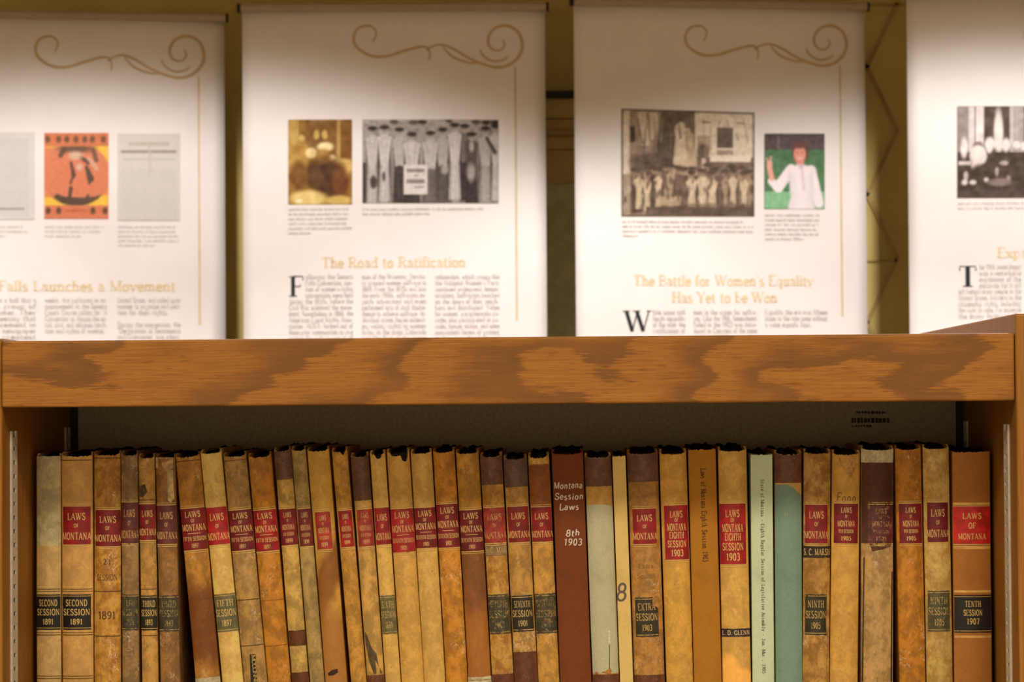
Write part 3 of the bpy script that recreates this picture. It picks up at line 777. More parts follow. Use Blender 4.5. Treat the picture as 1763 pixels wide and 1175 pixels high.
p.re(1316, 258, 1420, 332, (82, 122, 84)).re(1316, 330, 1420, 360, (134, 186, 142)).re(1338, 232, 1342, 256, (120, 106, 106))
B_ = (238, 228, 230)
p.soft(7, 3, 12)
p.el(1378, 262, 14.5, 19, (104, 70, 64), 1, .15).el(1377, 266, 10.5, 15, (224, 152, 132), 1, .15).el(1376, 250, 11, 6, (112, 76, 68), 1, .3).re(1371, 276, 1384, 288, (216, 146, 128)).el(1377, 273, 4.5, 1.5, (240, 214, 206), .8).el(1372.5, 263, 1.6, 1.0, (120, 80, 72), .8).el(1381.5, 263, 1.6, 1.0, (120, 80, 72), .8)
p.limb(1362, 292, 1340, 322, 9, 9, B_).limb(1340, 324, 1328, 312, 8, 6, B_).limb(1329, 308, 1325, 290, 4.2, 4.6, (226, 166, 148)).el(1325, 284, 5, 8, (230, 172, 154), 1, .2).limb(1326, 280, 1327, 270, 1.6, 1.3, (230, 172, 154)).limb(1322, 281, 1320, 272, 1.5, 1.2, (226, 166, 148))
p.limb(1396, 294, 1410, 350, 9, 8, B_).body(1379, 288, 334, 22, 19, B_, 1, 3, .08).el(1379, 292, 22, 8, B_, 1, .2).body(1380, 330, 362, 17, 24, (236, 226, 228), 1, 3, .06)
p.limb(1380, 286, 1384, 326, 2, 2.6, (208, 192, 202), .7).el(1379, 287, 5, 4, (204, 186, 196), .8).limb(1358, 304, 1352, 318, .8, .8, (206, 192, 196), .6).limb(1398, 310, 1402, 336, .8, .8, (206, 192, 196), .6)
b3.photo(1316, 230, 1420, 360, p.nz(3).a, label='colour photograph of a waving figure in a white blouse')
caption(b3, 1071, 1299, 384, 4, 8.2, 21, .12); caption(b3, 1317, 1412, 373, 6, 8.2, 22, .7)
b3.text('heading_print', [('The Battle for Women\'s Equality', 1091, 492, 17.5, 312), ('Has Yet to be Won', 1157, 521, 17.5, 182)], M_GOLD, **HEAD)
b3.text('initial_print', [('W', 1075, 571, 35, 46)], M_INK, tw=.15, tn=.05, serif=.08)
t3 = column(1124, 56, 542, 10.6, ['hile some still', 'fought inequality', 'of the after the', 'ratification of'])
t3 += column(1194, 110, 542, 10.6, ['men in the states for suffra-', 'ges. Like the 19th Amendment', 'failed in the 1923 was intro-', 'duced in Congress of the same', 'a proposal in the same years'])
t3 += column(1317, 108, 542, 10.6, ['Equality the era was fifteen', 'states to the vote some without', 'a vote equals four.|'])
b3.text('body_print', t3, M_TXT, **BODY)
# fourth banner (partly outside the frame)
b4 = Banner(1566, None, -16, YB - .06, math.radians(1.5), .612, 'white exhibit banner printed with a dark photo of people in a hall')
scroll(b4, 2056, 88, 1.0)
p = Paint(1648, 183, 1885, 341, (84, 70, 62))
for (x0, x1, c) in [(1648, 1668, 150), (1668, 1678, 208), (1680, 1694, 224), (1738, 1746, 190), (1746, 1763, 170), (1770, 1790, 200), (1810, 1830, 160), (1850, 1870, 200)]: p.re(x0, 183, x1, 262, (c, c - 10, c - 14))
p.el(1719, 228, 8, 40, (222, 212, 204)).re(1648, 262, 1885, 341, (76, 62, 54))
for (x, y, rx, ry) in [(1660, 255, 6, 18), (1704, 248, 9, 12), (1703, 256, 5, 8), (1732, 250, 7, 12), (1719, 250, 8, 8), (1750, 250, 7, 7), (1764, 252, 7, 8), (1790, 252, 8, 10), (1822, 252, 8, 10), (1855, 250, 8, 10)]: p.el(x, y, rx, ry, (228, 218, 212))
p.el(1684, 253, 9, 9, (120, 104, 96)).el(1684, 268, 15, 18, (224, 214, 206), 1, .12).el(1680, 286, 8, 8, (214, 204, 196)).re(1650, 278, 1672, 284, (208, 196, 188)).el(1690, 300, 20, 16, (74, 60, 52)).el(1663, 303, 4, 8, (190, 176, 172)).el(1661, 314, 5, 5, (216, 206, 202)).el(1675, 314, 6, 4, (208, 196, 192)).el(1698, 310, 4, 4, (196, 184, 184)).el(1728, 281, 8, 4, (176, 160, 154)).el(1716, 296, 3, 8, (168, 152, 148)).el(1720, 314, 20, 7, (134, 118, 114)).el(1736, 307, 4, 5, (150, 134, 130)).re(1648, 325, 1885, 341, (84, 70, 64))
b4.photo(1648, 183, 1885, 341, p.soft(10, 5, 7).nz(4).a, label='black and white photograph of people gathered in a hall')
caption(b4, 1649, 1800, 353, 2, 8.2, 31, .9)
b4.text('heading_print', [('Expanding', 1717, 444, 17.5, 112)], M_GOLD, **HEAD)
b4.text('initial_print', [('T', 1650, 494, 35, 33)], M_INK, tw=.17, tn=.05, serif=.1)
t4 = column(1686, 72, 464, 10.6, ['he 19th amendment', 'was a remarkable', 'expansion of the', 'electorate, but it still'])
t4 += column(1650, 108, 506.4, 10.6, ['left behind many people in the', 'United States, barriers to the', 'citizenship rights, including', 'the right to vote. For example', 'the many living in the'])
b4.text('body_print', t4, M_TXT, **BODY)

# things on the back wall seen between the banners
def wallpt(px, py, y=YW): return at_y(px, py, y)
wc = empty('wall_board', (wallpt(965, 400).x, YW, wallpt(965, 575).z - .5))
tag(wc, 'olive grey wall board with black top trim between two banners', 'wall board')
def wpart(name, x0, x1, y0, y1, d0, d1, mat, bev=0):
    p, q = wallpt(x0, y1), wallpt(x1, y0)
    mb = MB().box(p.x, q.x, YW - d1, YW - d0, p.z, q.z)
    o = mb.build(name, mat, None, bev); o.data.transform(Matrix.Translation(-wc.location)); o.parent = wc; return o
wpart('backing', 900, 1040, 160, 960, 0, .010, plain('board_tan', (204, 178, 124), 0.8, 0.15, 0.06, 10))
wpart('top_trim', 898, 1042, 157, 172, 0, .020, M_BLACK, .002)
for yy, th in ((204, 3.5), (223, 2), (234, 3), (258, 2)):
    wpart('moulding', 900, 1040, yy, yy + th, .010, .014, plain('board_line', (130, 104, 64), 0.8, 0.15), .0005)
wpart('inset_panel', 944, 1040, 317, 960, .010, .016, plain('board_grey', (206, 200, 164), 0.8, 0.15, 0.05, 40), .002)

lt = empty('wall_lattice', (wallpt(1500, 400).x, YW, wallpt(1500, 560).z))
tag(lt, 'tan zigzag lattice of thin crossed slats on the wall beside a banner', 'lattice')
M_LAT = plain('lattice_tan', (172, 146, 90), 0.85, 0.12, 0.06, 30)
def slat(xa, ya, xb, yb, w, name='slat'):
    a, b = wallpt(xa, ya), wallpt(xb, yb)
    pol = []; ribbon([(a.x, a.z), (b.x, b.z)], w / FPX * (YW - CAM.y), pol)
    q = pol[0]; v = [(p[0], YW - .004, p[1]) for p in q] + [(p[0], YW, p[1]) for p in q]
    o = mesh_obj(name, v, [(0, 1, 2, 3), (7, 6, 5, 4), (0, 4, 5, 1), (1, 5, 6, 2), (2, 6, 7, 3), (3, 7, 4, 0)], M_LAT)
    o.data.transform(Matrix.Translation(-lt.location)); o.parent = lt
z0 = 5
for k in range(-1, 4):
    yy = 225 + 220 * k
    slat(1545, yy, 1492, yy + 112, 7); slat(1492, yy + 108, 1545, yy + 220, 7)
    slat(1439, yy, 1492, yy + 112, 7); slat(1492, yy + 108, 1439, yy + 220, 7)
slat(1439, 449, 1545, 449, 4); slat(1439, 8, 1562, 8, 4)

# ------------------------------------------------------------------ the books
RED, DRED, BRED, MAROON, FRED = (138, 24, 26), (116, 22, 26), (176, 28, 24), (92, 40, 36), (146, 48, 38)
BLACKL, GREENL, GREYL = (30, 26, 22), (62, 56, 38), (98, 92, 62)
GOLD = (206, 168, 96)
BROWNC = (102, 66, 44)
TA = [('LAWS', .26, .175, .62), ('OF', .50, .095, .17), ('MONTANA', .78, .18, 1.02)]
TB = lambda s, y: [('LAWS', .14, .14, .60), ('OF', .295, .075, .15), ('MONTANA', .46, .15, .92), ('_', .605, .012, .5), (s + ' SESSION', .73, .095, .92), (y, .90, .095, .26)]
TC = lambda s, y: [('LAWS', .16, .13, .42), ('OF', .32, .07, .10), ('MONTANA', .50, .14, .68), (s + ' SESSION', .695, .085, .60), (y, .875, .10, .40)]
TD = [('LAWS', .16, .115, .50), ('OF', .27, .06, .15), ('MONTANA', .40, .125, .76), ('EIGHTH', .55, .115, .58), ('SESSION', .71, .115, .76), ('1903', .88, .115, .48)]
TS = lambda a, y: [(a, .24, .17, .74), ('SESSION', .50, .17, .92), (y, .77, .15, .42)]
NB = [0]
GROUP = 'old law books on the shelf'

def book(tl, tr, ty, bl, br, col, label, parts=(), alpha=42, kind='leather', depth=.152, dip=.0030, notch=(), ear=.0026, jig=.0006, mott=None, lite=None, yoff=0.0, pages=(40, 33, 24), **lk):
    NB[0] += 1; seed = NB[0] * 7 + 1; rs = random.Random(seed)
    y = YS + yoff
    T0, T1 = at_y(tl, ty, y), at_y(tr, ty, y)
    B0, B1 = at_y(bl, 1175, y), at_y(br, 1175, y)
    w = ((T1.x - T0.x) + (B1.x - B0.x)) / 2 - .0005
    tc, bcn = (T0 + T1) / 2, (B0 + B1) / 2
    a = math.atan2(tc.x - bcn.x, tc.z - bcn.z)
    lift = w / 2 * abs(math.sin(a))
    zb = ZSH + lift + .0001
    xb = bcn.x + (zb - bcn.z) * math.tan(a)
    root = empty('law_book', (xb, y, zb)); root.rotation_euler.y = a
    tag(root, label, 'book', GROUP)
    ca, sa = math.cos(a), math.sin(a)
    def loc(px, py):
        p = at_y(px, py, y); dx, dz = p.x - xb, p.z - zb
        return dx * ca - dz * sa, dx * sa + dz * ca
    def vy(py):   # local height of a pixel row at the middle of the spine
        t = (py - ty) / (1175 - ty); return loc((tl + tr) / 2 * (1 - t) + (bl + br) / 2 * t, py)[1]
    h = vy(ty)
    al = math.radians(alpha); R = w / 2 / math.sin(al); sag = R * (1 - math.cos(al)); HL = R * al
    def smap(s, v, off=.0002):
        s = max(-HL * .985, min(HL * .985, s)); th = s / R
        bow = .0005 * math.sin(v * 31 + seed)
        return ((R + off) * math.sin(th), R - (R + off) * math.cos(th) + bow, v)
    # materials
    c = (col[0] * .985, col[1] * 1.005, col[2] * 1.0) if kind == 'leather' else col
    calm = kind == 'leather' and lk.get('scratch', .5) <= .2
    if calm and not lite: lite = tuple(min(255, k * 1.07) for k in c)
    m2 = mott or tuple(k * (.88 if calm else .78) for k in c); m3 = tuple(min(255, k * f) for k, f in zip(lite or tuple(min(255, k * 1.16 + 4) for k in c), (1.03, 1, .93)))
    if kind == 'leather': mat = leather('book_leather_%d' % NB[0], m2, c, m3, seed, **lk)
    else: mat = cloth('book_cloth_%d' % NB[0], c, **lk)
    # cover: spine and two boards
    n = 26; t = .0022
    O, I = [], []
    O.append((-w / 2, depth)); I.append((-w / 2 + t, depth))
    O.append((-w / 2, sag + .012)); I.append((-w / 2 + t, sag + .012))
    O.append((-w / 2 + .0004, sag + .006)); I.append((-w / 2 + t + .0004, sag + .007))
    ns = len(O)
    for i in range(n + 1):
        th = -al + 2 * al * i / n
        O.append((R * math.sin(th), R - R * math.cos(th))); I.append(((R - .0014) * math.sin(th), R - (R - .0014) * math.cos(th)))
    ne = len(O)
    O.append((w / 2 - .0004, sag + .006)); I.append((w / 2 - t - .0004, sag + .007))
    O.append((w / 2, sag + .012)); I.append((w / 2 - t, sag + .012))
    O.append((w / 2, depth)); I.append((w / 2 - t, depth))
    K = len(O)
    def ztop(i):
        if i < ns or i >= ne: return h + ear
        u = 2 * (i - ns) / n - 1
        z = h - dip * (1 - u ** 4) * .7 + rs.uniform(-jig, jig)
        for (nu, nw, nd) in notch:
            q = abs(u - nu) / nw
            if q < 1: z -= nd * (1 - q ** 3) * rs.uniform(.85, 1.1)
        return z
    zt = [ztop(i) for i in range(K)]
    v, f = [], []
    NZ = 12
    for part, P in ((0, O), (1, I)):
        base = len(v)
        for j in range(NZ + 1):
            for i in range(K):
                z = zt[i] * j / NZ if j == NZ else min(zt[i], h * j / NZ)
                bow = .0005 * math.sin(z * 31 + seed) if ns <= i < ne else 0
                v.append((P[i][0], P[i][1] + bow, z))
        for j in range(NZ):
            for i in range(K - 1):
                q = base + j * K + i
                f.append((q, q + 1, q + K + 1, q + K) if part == 0 else (q + K, q + K + 1, q + 1, q))
    nsm = len(f)
    tb = len(v)                       # rims with their own vertices
    for zz in (NZ, 0):
        b = len(v)
        for P, base in ((O, 0), (I, (NZ + 1) * K)):
            for i in range(K): v.append(v[base + zz * K + i])
        for i in range(K - 1):
            f.append((b + i, b + i + 1, b + K + i + 1, b + K + i) if zz else (b + K + i, b + K + i + 1, b + i + 1, b + i))
    co = mesh_obj('cover', v, f, mat, root)
    co.data.polygons.foreach_set('use_smooth', [i < nsm for i in range(len(f))])
    # text block with rough dark top
    x0, x1, y0, y1 = -w / 2 + t + .0003, w / 2 - t - .0003, sag + .0075, depth - .004
    nx, ny = 6, 5; v, f = [], []
    zp = h - .0005
    for j in range(ny + 1):
        for i in range(nx + 1):
            v.append((x0 + (x1 - x0) * i / nx, y0 + (y1 - y0) * j / ny, zp + (rs.uniform(-.0030, -.0010) if j == 0 else rs.uniform(-.0014, .0034) + .0018 * j / ny)))
    for j in range(ny):
        for i in range(nx):
            q = j * (nx + 1) + i; f.append((q, q + 1, q + nx + 2, q + nx + 1))
    rim = [i for i in range(nx + 1)] + [(j * (nx + 1) + nx) for j in range(1, ny + 1)] + [ny * (nx + 1) + i for i in range(nx - 1, -1, -1)] + [j * (nx + 1) for j in range(ny - 1, 0, -1)]
    b = len(v)
    for q in rim: v.append((v[q][0], v[q][1], .003))
    for i in range(len(rim)):
        j = (i + 1) % len(rim); f.append((rim[j], rim[i], b + i, b + j))
    mesh_obj('pages', v, f, PAGE(pages), root)

    # ---- things on the spine
    def patch(name, u0, u1, v0, v1, mat, off, parent=root, jag=0.0, nu=14, nv=4, top=None):
        vv, ff = [], []
        for j in range(nv + 1):
            for i in range(nu + 1):
                uu = u0 + (u1 - u0) * i / nu
                tt = v1 + (top(uu / HL) if top else 0)
                zz = v0 + (tt - v0) * j / nv
                if j in (0, nv): zz += rs.uniform(-jag, jag)
                if i in (0, nu): uu += rs.uniform(-jag, jag)
                vv.append(smap(uu, zz, off))
        for j in range(nv):
            for i in range(nu):
                q = j * (nu + 1) + i; ff.append((q, q + 1, q + nu + 2, q + nu + 1))
        return mesh_obj(name, vv, ff, mat, parent, True)
    def lines(par, L, u0, u1, v0, v1, mat, off, jx=0.0):
        polys = []
        W, H = (u1 - u0), (v1 - v0); cu = (u0 + u1) / 2
        for (s, yf, hf, wf) in L:
            yc = v1 - yf * H
            if s == '_':
                k = 6
                for i in range(k):
                    xa, xb_ = cu + W * wf * (i / k - .5), cu + W * wf * ((i + 1) / k - .5)
                    polys.append([(xa, yc - H * hf / 2), (xb_, yc - H * hf / 2), (xb_, yc + H * hf / 2), (xa, yc + H * hf / 2)])
            else:
                polys += shift(text_polys(s, H * hf, W * wf, tw=.155, tn=.075, serif=.075, track=.10), cu + jx * W, yc - H * hf / 2)
        return polys_obj('lettering', polys, lambda s, v: smap(s, v, off), mat, par)
    def rule(yc, th, mat, off, u0, u1, par=root, name='gilt_rule'):
        return patch(name, u0, u1, yc - th / 2, yc + th / 2, mat, off, par, 0.00004, 14, 1)
    PXM = abs(at_y(900, 900, y).z - at_y(900, 901, y).z)
    for p in parts:
        k = p[0]
        if k in ('L', 'S'):
            _, py0, py1, lc, tm, fade = p[:6]
            f0, f1 = p[6] if len(p) > 6 else (-.97, .97)
            jx = p[7] if len(p) > 7 else 0.0
            v1, v0 = vy(py0), vy(py1); u0, u1 = f0 * HL, f1 * HL
            sd = seed + int(py0)
            lm = label_mat('label_%d_%s' % (NB[0], k), lc, tuple(.8 * q for q in c), fade, sd)
            gl = tuple(GOLD[q] * (1 - .35 * fade) + lc[q] * .35 * fade for q in range(3))
            gm = gilt_mat('gilt_%d_%s' % (NB[0], k), gl, lc, fade, sd)
            lo = patch('title_label' if k == 'L' else 'session_label', u0, u1, v0, v1, lm, .00034, jag=.00012 + .0003 * fade)
            lo['label'] = 'red title label' if k == 'L' else 'dark session label'
            lines(lo, tm, u0, u1, v0, v1, gm, .00050, jx)
            if k == 'L':
                gr = gilt_mat('gilt_rule_%d' % NB[0], (205, 166, 92), lc, .25 + fade * .5, sd + 3)
                for dd, th in ((-1.2, 1.3), (-4.4, .9)):
                    rule(v1 - dd * PXM, th * PXM, gr, .00048, u0, u1, lo); rule(v0 + dd * PXM, th * PXM, gr, .00048, u0, u1, lo)
            else:
                gr = gilt_mat('session_rule_%d' % NB[0], (188, 148, 78), lc, .3 + fade * .6, sd + 3)
                rule(v1 - 3 * PXM, 1.1 * PXM, gr, .00048, u0, u1, lo); rule(v0 + 3 * PXM, 1.1 * PXM, gr, .00048, u0, u1, lo)
        elif k == 'C':       # leather repair band
            _, py0, py1, cc = p
            v1 = h - .0004 if py0 is None else vy(py0)
            v0 = .0005 if py1 is None else vy(py1)
            bm_ = leather('band_leather_%d_%d' % (NB[0], int(v0 * 1e4)), tuple(.8 * q for q in cc), cc, tuple(min(255, 1.3 * q + 8) for q in cc), seed + 5, 110, scratch=.15, rough=.45)
            tp = None
            if py0 is None: tp = lambda u: -dip * (1 - u ** 4) * .7 + .0004
            patch('leather_band' if cc[0] < 150 else 'torn_paper', -.985 * HL, .985 * HL, v0, v1, bm_, .0006, jag=.00025, top=tp)
        elif k == 'P':       # loose paper or cloth overlay: y0 left, y0 right, y1, colour
            _, pl, pr, py1, cc, kd = p
            v1l, v1r = vy(pl), vy(pr); v0 = .0005 if py1 is None else vy(py1)
            om = cloth('overlay_%d' % NB[0], cc) if kd == 'cloth' else leather('overlay_%d' % NB[0], tuple(.82 * q for q in cc), cc, tuple(min(255, 1.15 * q) for q in cc), seed + 9, 60, scratch=.1)
            vm = max(v1l, v1r)
            cur = p[6] if False else 0
            patch('paper_cover', -.975 * HL, .975 * HL, v0, vm, om, .00015, jag=.0003, top=lambda u: (v1l - vm) * max(0, -u) ** 1.3 + (v1r - vm) * max(0, u) ** 1.3)
        elif k == 'R':       # stamped rules
            _, py, th, cc = p
            rule(vy(py), th * PXM, plain('rule_%d_%d' % (NB[0], int(py)), cc, .6, .2), .00022, -.97 * HL, .97 * HL, root, 'stamped_rule')
        elif k == 'B':       # narrow owner band with lettering
            _, py0, py1, cc, s, ic = p
            v1, v0 = vy(py0), vy(py1)
            lo = patch('name_band', -.98 * HL, .98 * HL, v0, v1, label_mat('band_%d' % NB[0], cc, c, .35, seed), .0004, jag=.0002)
            lines(lo, [(s, .5, .52, .95)], -.97 * HL, .97 * HL, v0, v1, gilt_mat('bandink_%d' % NB[0], ic, cc, .2, seed), .0006)
        elif k == 'X':       # direct lettering: text, centre y px, cap px, width px, colour, style
            _, s, py, cap, wd, cc, style = p[:7]
            kw = dict(tw=.16, tn=.07, serif=.08) if style == 'stamp' else dict(tw=.13, tn=.13, serif=0, wob=.06, slant=.12, track=.1)
            polys = text_polys(s, cap * PXM, wd * PXM, **kw)
            dx = p[7] * PXM if len(p) > 7 else 0
            polys_obj('lettering', shift(polys, dx, vy(py) - cap * PXM / 2), lambda q, z: smap(q, z, .00025), gilt_mat('ink_%d_%d' % (NB[0], int(py)), cc, c, .25 if style == 'stamp' else .05, seed), root)
        elif k == 'V':       # typed line running down the spine
            _, s, ya, yb, cap, cc, dx = p
            Lm = vy(ya) - vy(yb)
            polys = text_polys(s, cap * PXM, Lm, tw=.13, tn=.11, serif=.12, track=.04, mono=.62, align='l')
            polys = [[(q[1] - cap * PXM / 2 + dx * PXM, vy(ya) - q[0]) for q in po] for po in polys]
            polys_obj('lettering', polys, lambda q, z: smap(q, z, .0009 if NB[0] == 9 else .00025), plain('typed_ink_%d' % NB[0], cc, .7, .2), root)
        elif k == 'T':       # torn fleck or patch: list of pixel points, colour
            _, pts, cc, nm = p
            q = [loc(*pt) for pt in pts]
            cxm, czm = sum(i[0] for i in q) / len(q), sum(i[1] for i in q) / len(q)
            to_s = lambda xx: R * math.asin(max(-.98, min(.98, xx / R)))
            vv = [smap(to_s(cxm), czm, .0007)] + [smap(to_s(i[0]), i[1], .0006) for i in q]
            mesh_obj(nm, vv, [(0, i + 1, (i + 1) % len(q) + 1) for i in range(len(q))][::-1], leather('scrap_%d_%d' % (NB[0], int(pts[0][1])), tuple(.75 * i for i in cc), cc, tuple(min(255, 1.2 * i) for i in cc), seed + 17, 140, scratch=.2), root)
    return root

PAGES = {}
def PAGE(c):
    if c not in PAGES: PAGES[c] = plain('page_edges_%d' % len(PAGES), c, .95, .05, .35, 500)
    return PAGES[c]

FULL = (-.97, .97)
DK = (70, 44, 18)
# 1..6 upright
book(62, 103, 786, 61, 105, (208, 166, 104), 'book at the bookcase side with pale worn upper spine and black 1891 label', [
    ('P', 786, 786, 941, (196, 178, 128), 'leather'), ('S', 1024, 1085, BLACKL, TS('SECOND', '1891'), .05), ('R', 1015, 1.2, DK), ('R', 1019, 1, DK), ('R', 1090, 1, DK), ('R', 1094, 1.2, DK), ('R', 1165, 1, DK), ('R', 1169, 1.2, DK)], alpha=30, scratch=.1, grain=.4)
book(104, 158, 783, 106, 160, (206, 154, 84), 'clean tan book with red title label above black 1891 label', [
    ('L', 873, 938, RED, TA, .05, (-.9, .86)), ('S', 1024, 1085, BLACKL, TS('SECOND', '1891'), .05, (-.93, .86)), ('R', 1015, 1.2, DK), ('R', 1019, 1, DK), ('R', 1090, 1, DK), ('R', 1094, 1.2, DK), ('R', 1165, 1, DK), ('R', 1169, 1.2, DK), ('R', 793, 1.5, (92, 58, 24))], alpha=34, scratch=.1, grain=.4)
book(160, 207, 781, 161, 207, (196, 142, 62), 'mottled amber book with stamped 1891 and red title label', [
    ('L', 879, 941, DRED, TA, .15, (-.85, .97)), ('X', '2d', 968, 9, 13, (84, 56, 22), 'stamp'), ('X', 'SESSION', 995, 10, 36, (96, 62, 26), 'stamp'), ('X', '1891', 1060, 13, 30, (80, 52, 20), 'stamp'), ('R', 1019, 1.4, DK), ('R', 1096, 1.6, DK), ('R', 789, 1.2, DK)], lite=(214, 170, 92), mott=(150, 98, 36), scratch=.6)
book(208, 236, 781, 209, 240, (150, 112, 66), 'thin scuffed brown book with dull plum title label and faded green label', [
    ('L', 866, 936, MAROON, TA, .6), ('S', 1024, 1086, GREENL, TS('THIRD', '1893'), .95)], lite=(186, 148, 100), scratch=.9)
book(238, 265, 786, 243, 273, (190, 138, 66), 'thin tan book with crimson title label and black 1893 label', [
    ('L', 869, 930, DRED, TA, .2), ('S', 1026, 1086, (38, 34, 22), TS('THIRD', '1893'), .25), ('R', 861, 1, DK), ('R', 1015, 1.2, DK), ('R', 1095, 1.2, DK), ('T', [(239, 838), (250, 834), (254, 848), (247, 856), (239, 856)], (92, 70, 34), 'stain')], scratch=.6)
book(267, 301, 787, 275, 310, (152, 104, 54), 'torn brown book with exposed white page edges and blurred plum label', [
    ('L', 871, 937, MAROON, TA, .45), ('S', 1026, 1088, GREENL, TS('THIRD', '1893'), .85), ('T', [(288, 810), (297, 810), (299, 860), (294, 866), (289, 862)], (206, 176, 116), 'torn_paper'), ('T', [(268, 788), (297, 788), (297, 806), (287, 812), (268, 806)], (190, 152, 100), 'torn_paper'), ('T', [(305, 960), (308, 960), (312, 1175), (309, 1175)], (190, 182, 150), 'torn_paper')], scratch=.9, lite=(186, 140, 86))
# leaning run
book(302, 342, 784, 334, 380, (186, 124, 48), 'leaning amber book with dark wine stain down its lower spine', [
    ('L', 876, 947, DRED, TB('FIFTH', '1897'), .15), ('R', 794, 1.4, DK), ('R', 1032, 1.2, (110, 66, 24)), ('C', 1167.5, None, (176, 160, 124))], stains=((.075, .05, .25, (84, 42, 16)),), lite=(210, 158, 82), scratch=.5)
book(343, 381, 778, 382, 418, (214, 178, 100), 'pale cream book with bright red label and grey 1897 label', [
    ('L', 874, 938, BRED[:0] + (160, 26, 28), TA, .1), ('S', 1023, 1088, GREYL, TS('FIFTH', '1897'), .15)], scratch=.1, mott=(190, 150, 78), grain=.4)
book(382, 424, 783, 420, 459, (176, 132, 72), 'greyish tan book with a black name strip near its foot', [
    ('L', 879, 948, (104, 20, 26), TB('FIFTH', '1897'), .15), ('R', 793, 1.2, DK), ('R', 1033, 1.4, DK), ('R', 1112, 1.2, DK),
    ('T', [(430, 1127), (440, 1127), (443, 1178), (432, 1178)], (44, 38, 26), 'name_strip'), ('V', 'MCCONNEL', 1130, 1185, 6, (176, 140, 76), 1)], lite=(206, 164, 100), scratch=.7)
book(425, 467, 784, 461, 500, (190, 122, 38), 'orange calf book with crimson fifth session title label', [
    ('L', 879, 949, (146, 20, 24), TB('FIFTH', '1897'), .12), ('R', 1034, 1.2, (130, 78, 26)), ('R', 1112, 1.2, (130, 78, 26))], lite=(212, 156, 76), scratch=.5)
book(471, 500, 774, 502, 532, (200, 156, 78), 'slim yellow book banded with three pieces of dark brown leather', [
    ('C', None, 826, BROWNC), ('C', 1086, 1112, (96, 52, 26)), ('C', 1158, None, (96, 52, 26)), ('L', 877, 939, DRED, TC('6TH', '1899'), .25)], scratch=.3)
book(501, 526, 773, 533, 559, (168, 134, 76), 'slim olive tan book with plum 1899 title label', [
    ('L', 877, 941, (104, 30, 30), TC('6TH', '1899'), .35, (-.8, .97))], scratch=.5, lite=(186, 152, 92))
book(527, 567, 774, 560, 597, (206, 154, 66), 'golden book with a dark diagonal stain across its middle', [
    ('L', 882, 946, (150, 44, 34), TC('6TH', '1899'), .2, (-.7, .6)), ('T', [(565, 1160), (572, 1154), (581, 1152), (582, 1158), (574, 1163), (566, 1164)], (60, 36, 18), 'stain')], stains=((.118, .032, -1.6, (98, 54, 20)), (.04, .06, 0, (128, 82, 36))), scratch=.2)
book(570, 598, 775, 604, 631, (196, 138, 54), 'slim amber book with red 1899 label beside a dark gap', [
    ('L', 880, 942, (146, 24, 26), TC('6TH', '1899'), .15, (-.75, .85))], lite=(220, 170, 92), scratch=.4, notch=((.4, .3, .003),))
book(603, 634, 784, 632, 662, (200, 150, 76), 'tan book with tall brown leather cap and dark torn scar near foot', [
    ('C', None, 862, BROWNC), ('C', 1163, None, (104, 58, 36)), ('L', 878, 941, FRED, TC('6TH', '1899'), .6, (-.75, .97)), ('T', [(628, 1088), (632, 1094), (640, 1116), (648, 1126), (651, 1146), (658, 1160), (644, 1161), (636, 1140), (630, 1112)], (98, 78, 48), 'torn_scar')], scratch=.3)
book(636, 663, 780, 663, 690, (214, 166, 84), 'slim yellow book with V-shaped tear at top and grey 1899 label', [
    ('L', 875, 938, RED, TA, .15, (-.9, .97)), ('S', 1026, 1092, (104, 94, 58), TS('SIXTH', '1899'), .7)], notch=((.1, .45, .004),), scratch=.15)
book(664, 705, 777, 691, 730, (204, 152, 72), 'yellow tan book with ragged notch torn from its top edge', [
    ('L', 877, 951, FRED[:0] + (150, 30, 30), TB('SEVENTH', '1901'), .35)], notch=((.55, .36, .009), (-.2, .5, .003)), scratch=.2, lite=(220, 172, 96))
book(706, 743, 778, 730, 767, (206, 158, 80), 'smooth tan book with seventh session label next to orange book', [
    ('L', 875, 944, DRED, TB('SEVENTH', '1901'), .08)], scratch=.12, lite=(224, 182, 112))
book(744, 783, 776, 768, 805, (198, 128, 40), 'bright orange book with crimson 1901 label and pale scuffs', [
    ('L', 869, 943, DRED, TB('SEVENTH', '1901'), .05)], scratch=.6, lite=(218, 160, 78))
book(784, 824, 778, 806, 846, (198, 138, 50), 'amber book turning dark brown below its wine red label', [
    ('L', 879, 949, (100, 20, 26), TB('SEVENTH', '1901'), .15), ('C', 1166, 1171, (196, 182, 140)), ('C', 1172, None, (190, 176, 134))], stains=((.118, .045, .8, (86, 46, 26)), (.05, .05, 0, (128, 76, 30))), scratch=.3)
book(826, 864, 784, 847, 885, (188, 140, 66), 'brown-capped mottled book with faded brick label over worn grey strip', [
    ('C', None, 835, (106, 66, 46)), ('C', 1161, None, (104, 58, 36)), ('L', 875, 935, FRED, TA, .75), ('B', 938, 957, (132, 104, 66), 'S. C. MAR', (176, 142, 96)), ('S', 1024, 1092, GREENL, TS('SEVENTH', '1901'), .9)], lite=(214, 170, 92), mott=(146, 96, 36), scratch=.5)
book(866, 907, 788, 886, 926, (190, 138, 68), 'tan book with grey-brown cap and broad brown foot below its black label', [
    ('C', None, 839, (104, 74, 58)), ('C', 1123, None, (104, 60, 38)), ('L', 873, 934, (120, 26, 26), TA, .2, (-.85, .88)), ('S', 1026, 1088, (42, 36, 24), TS('SEVENTH', '1901'), .45, (-.9, .85))], lite=(214, 168, 96), scratch=.6)
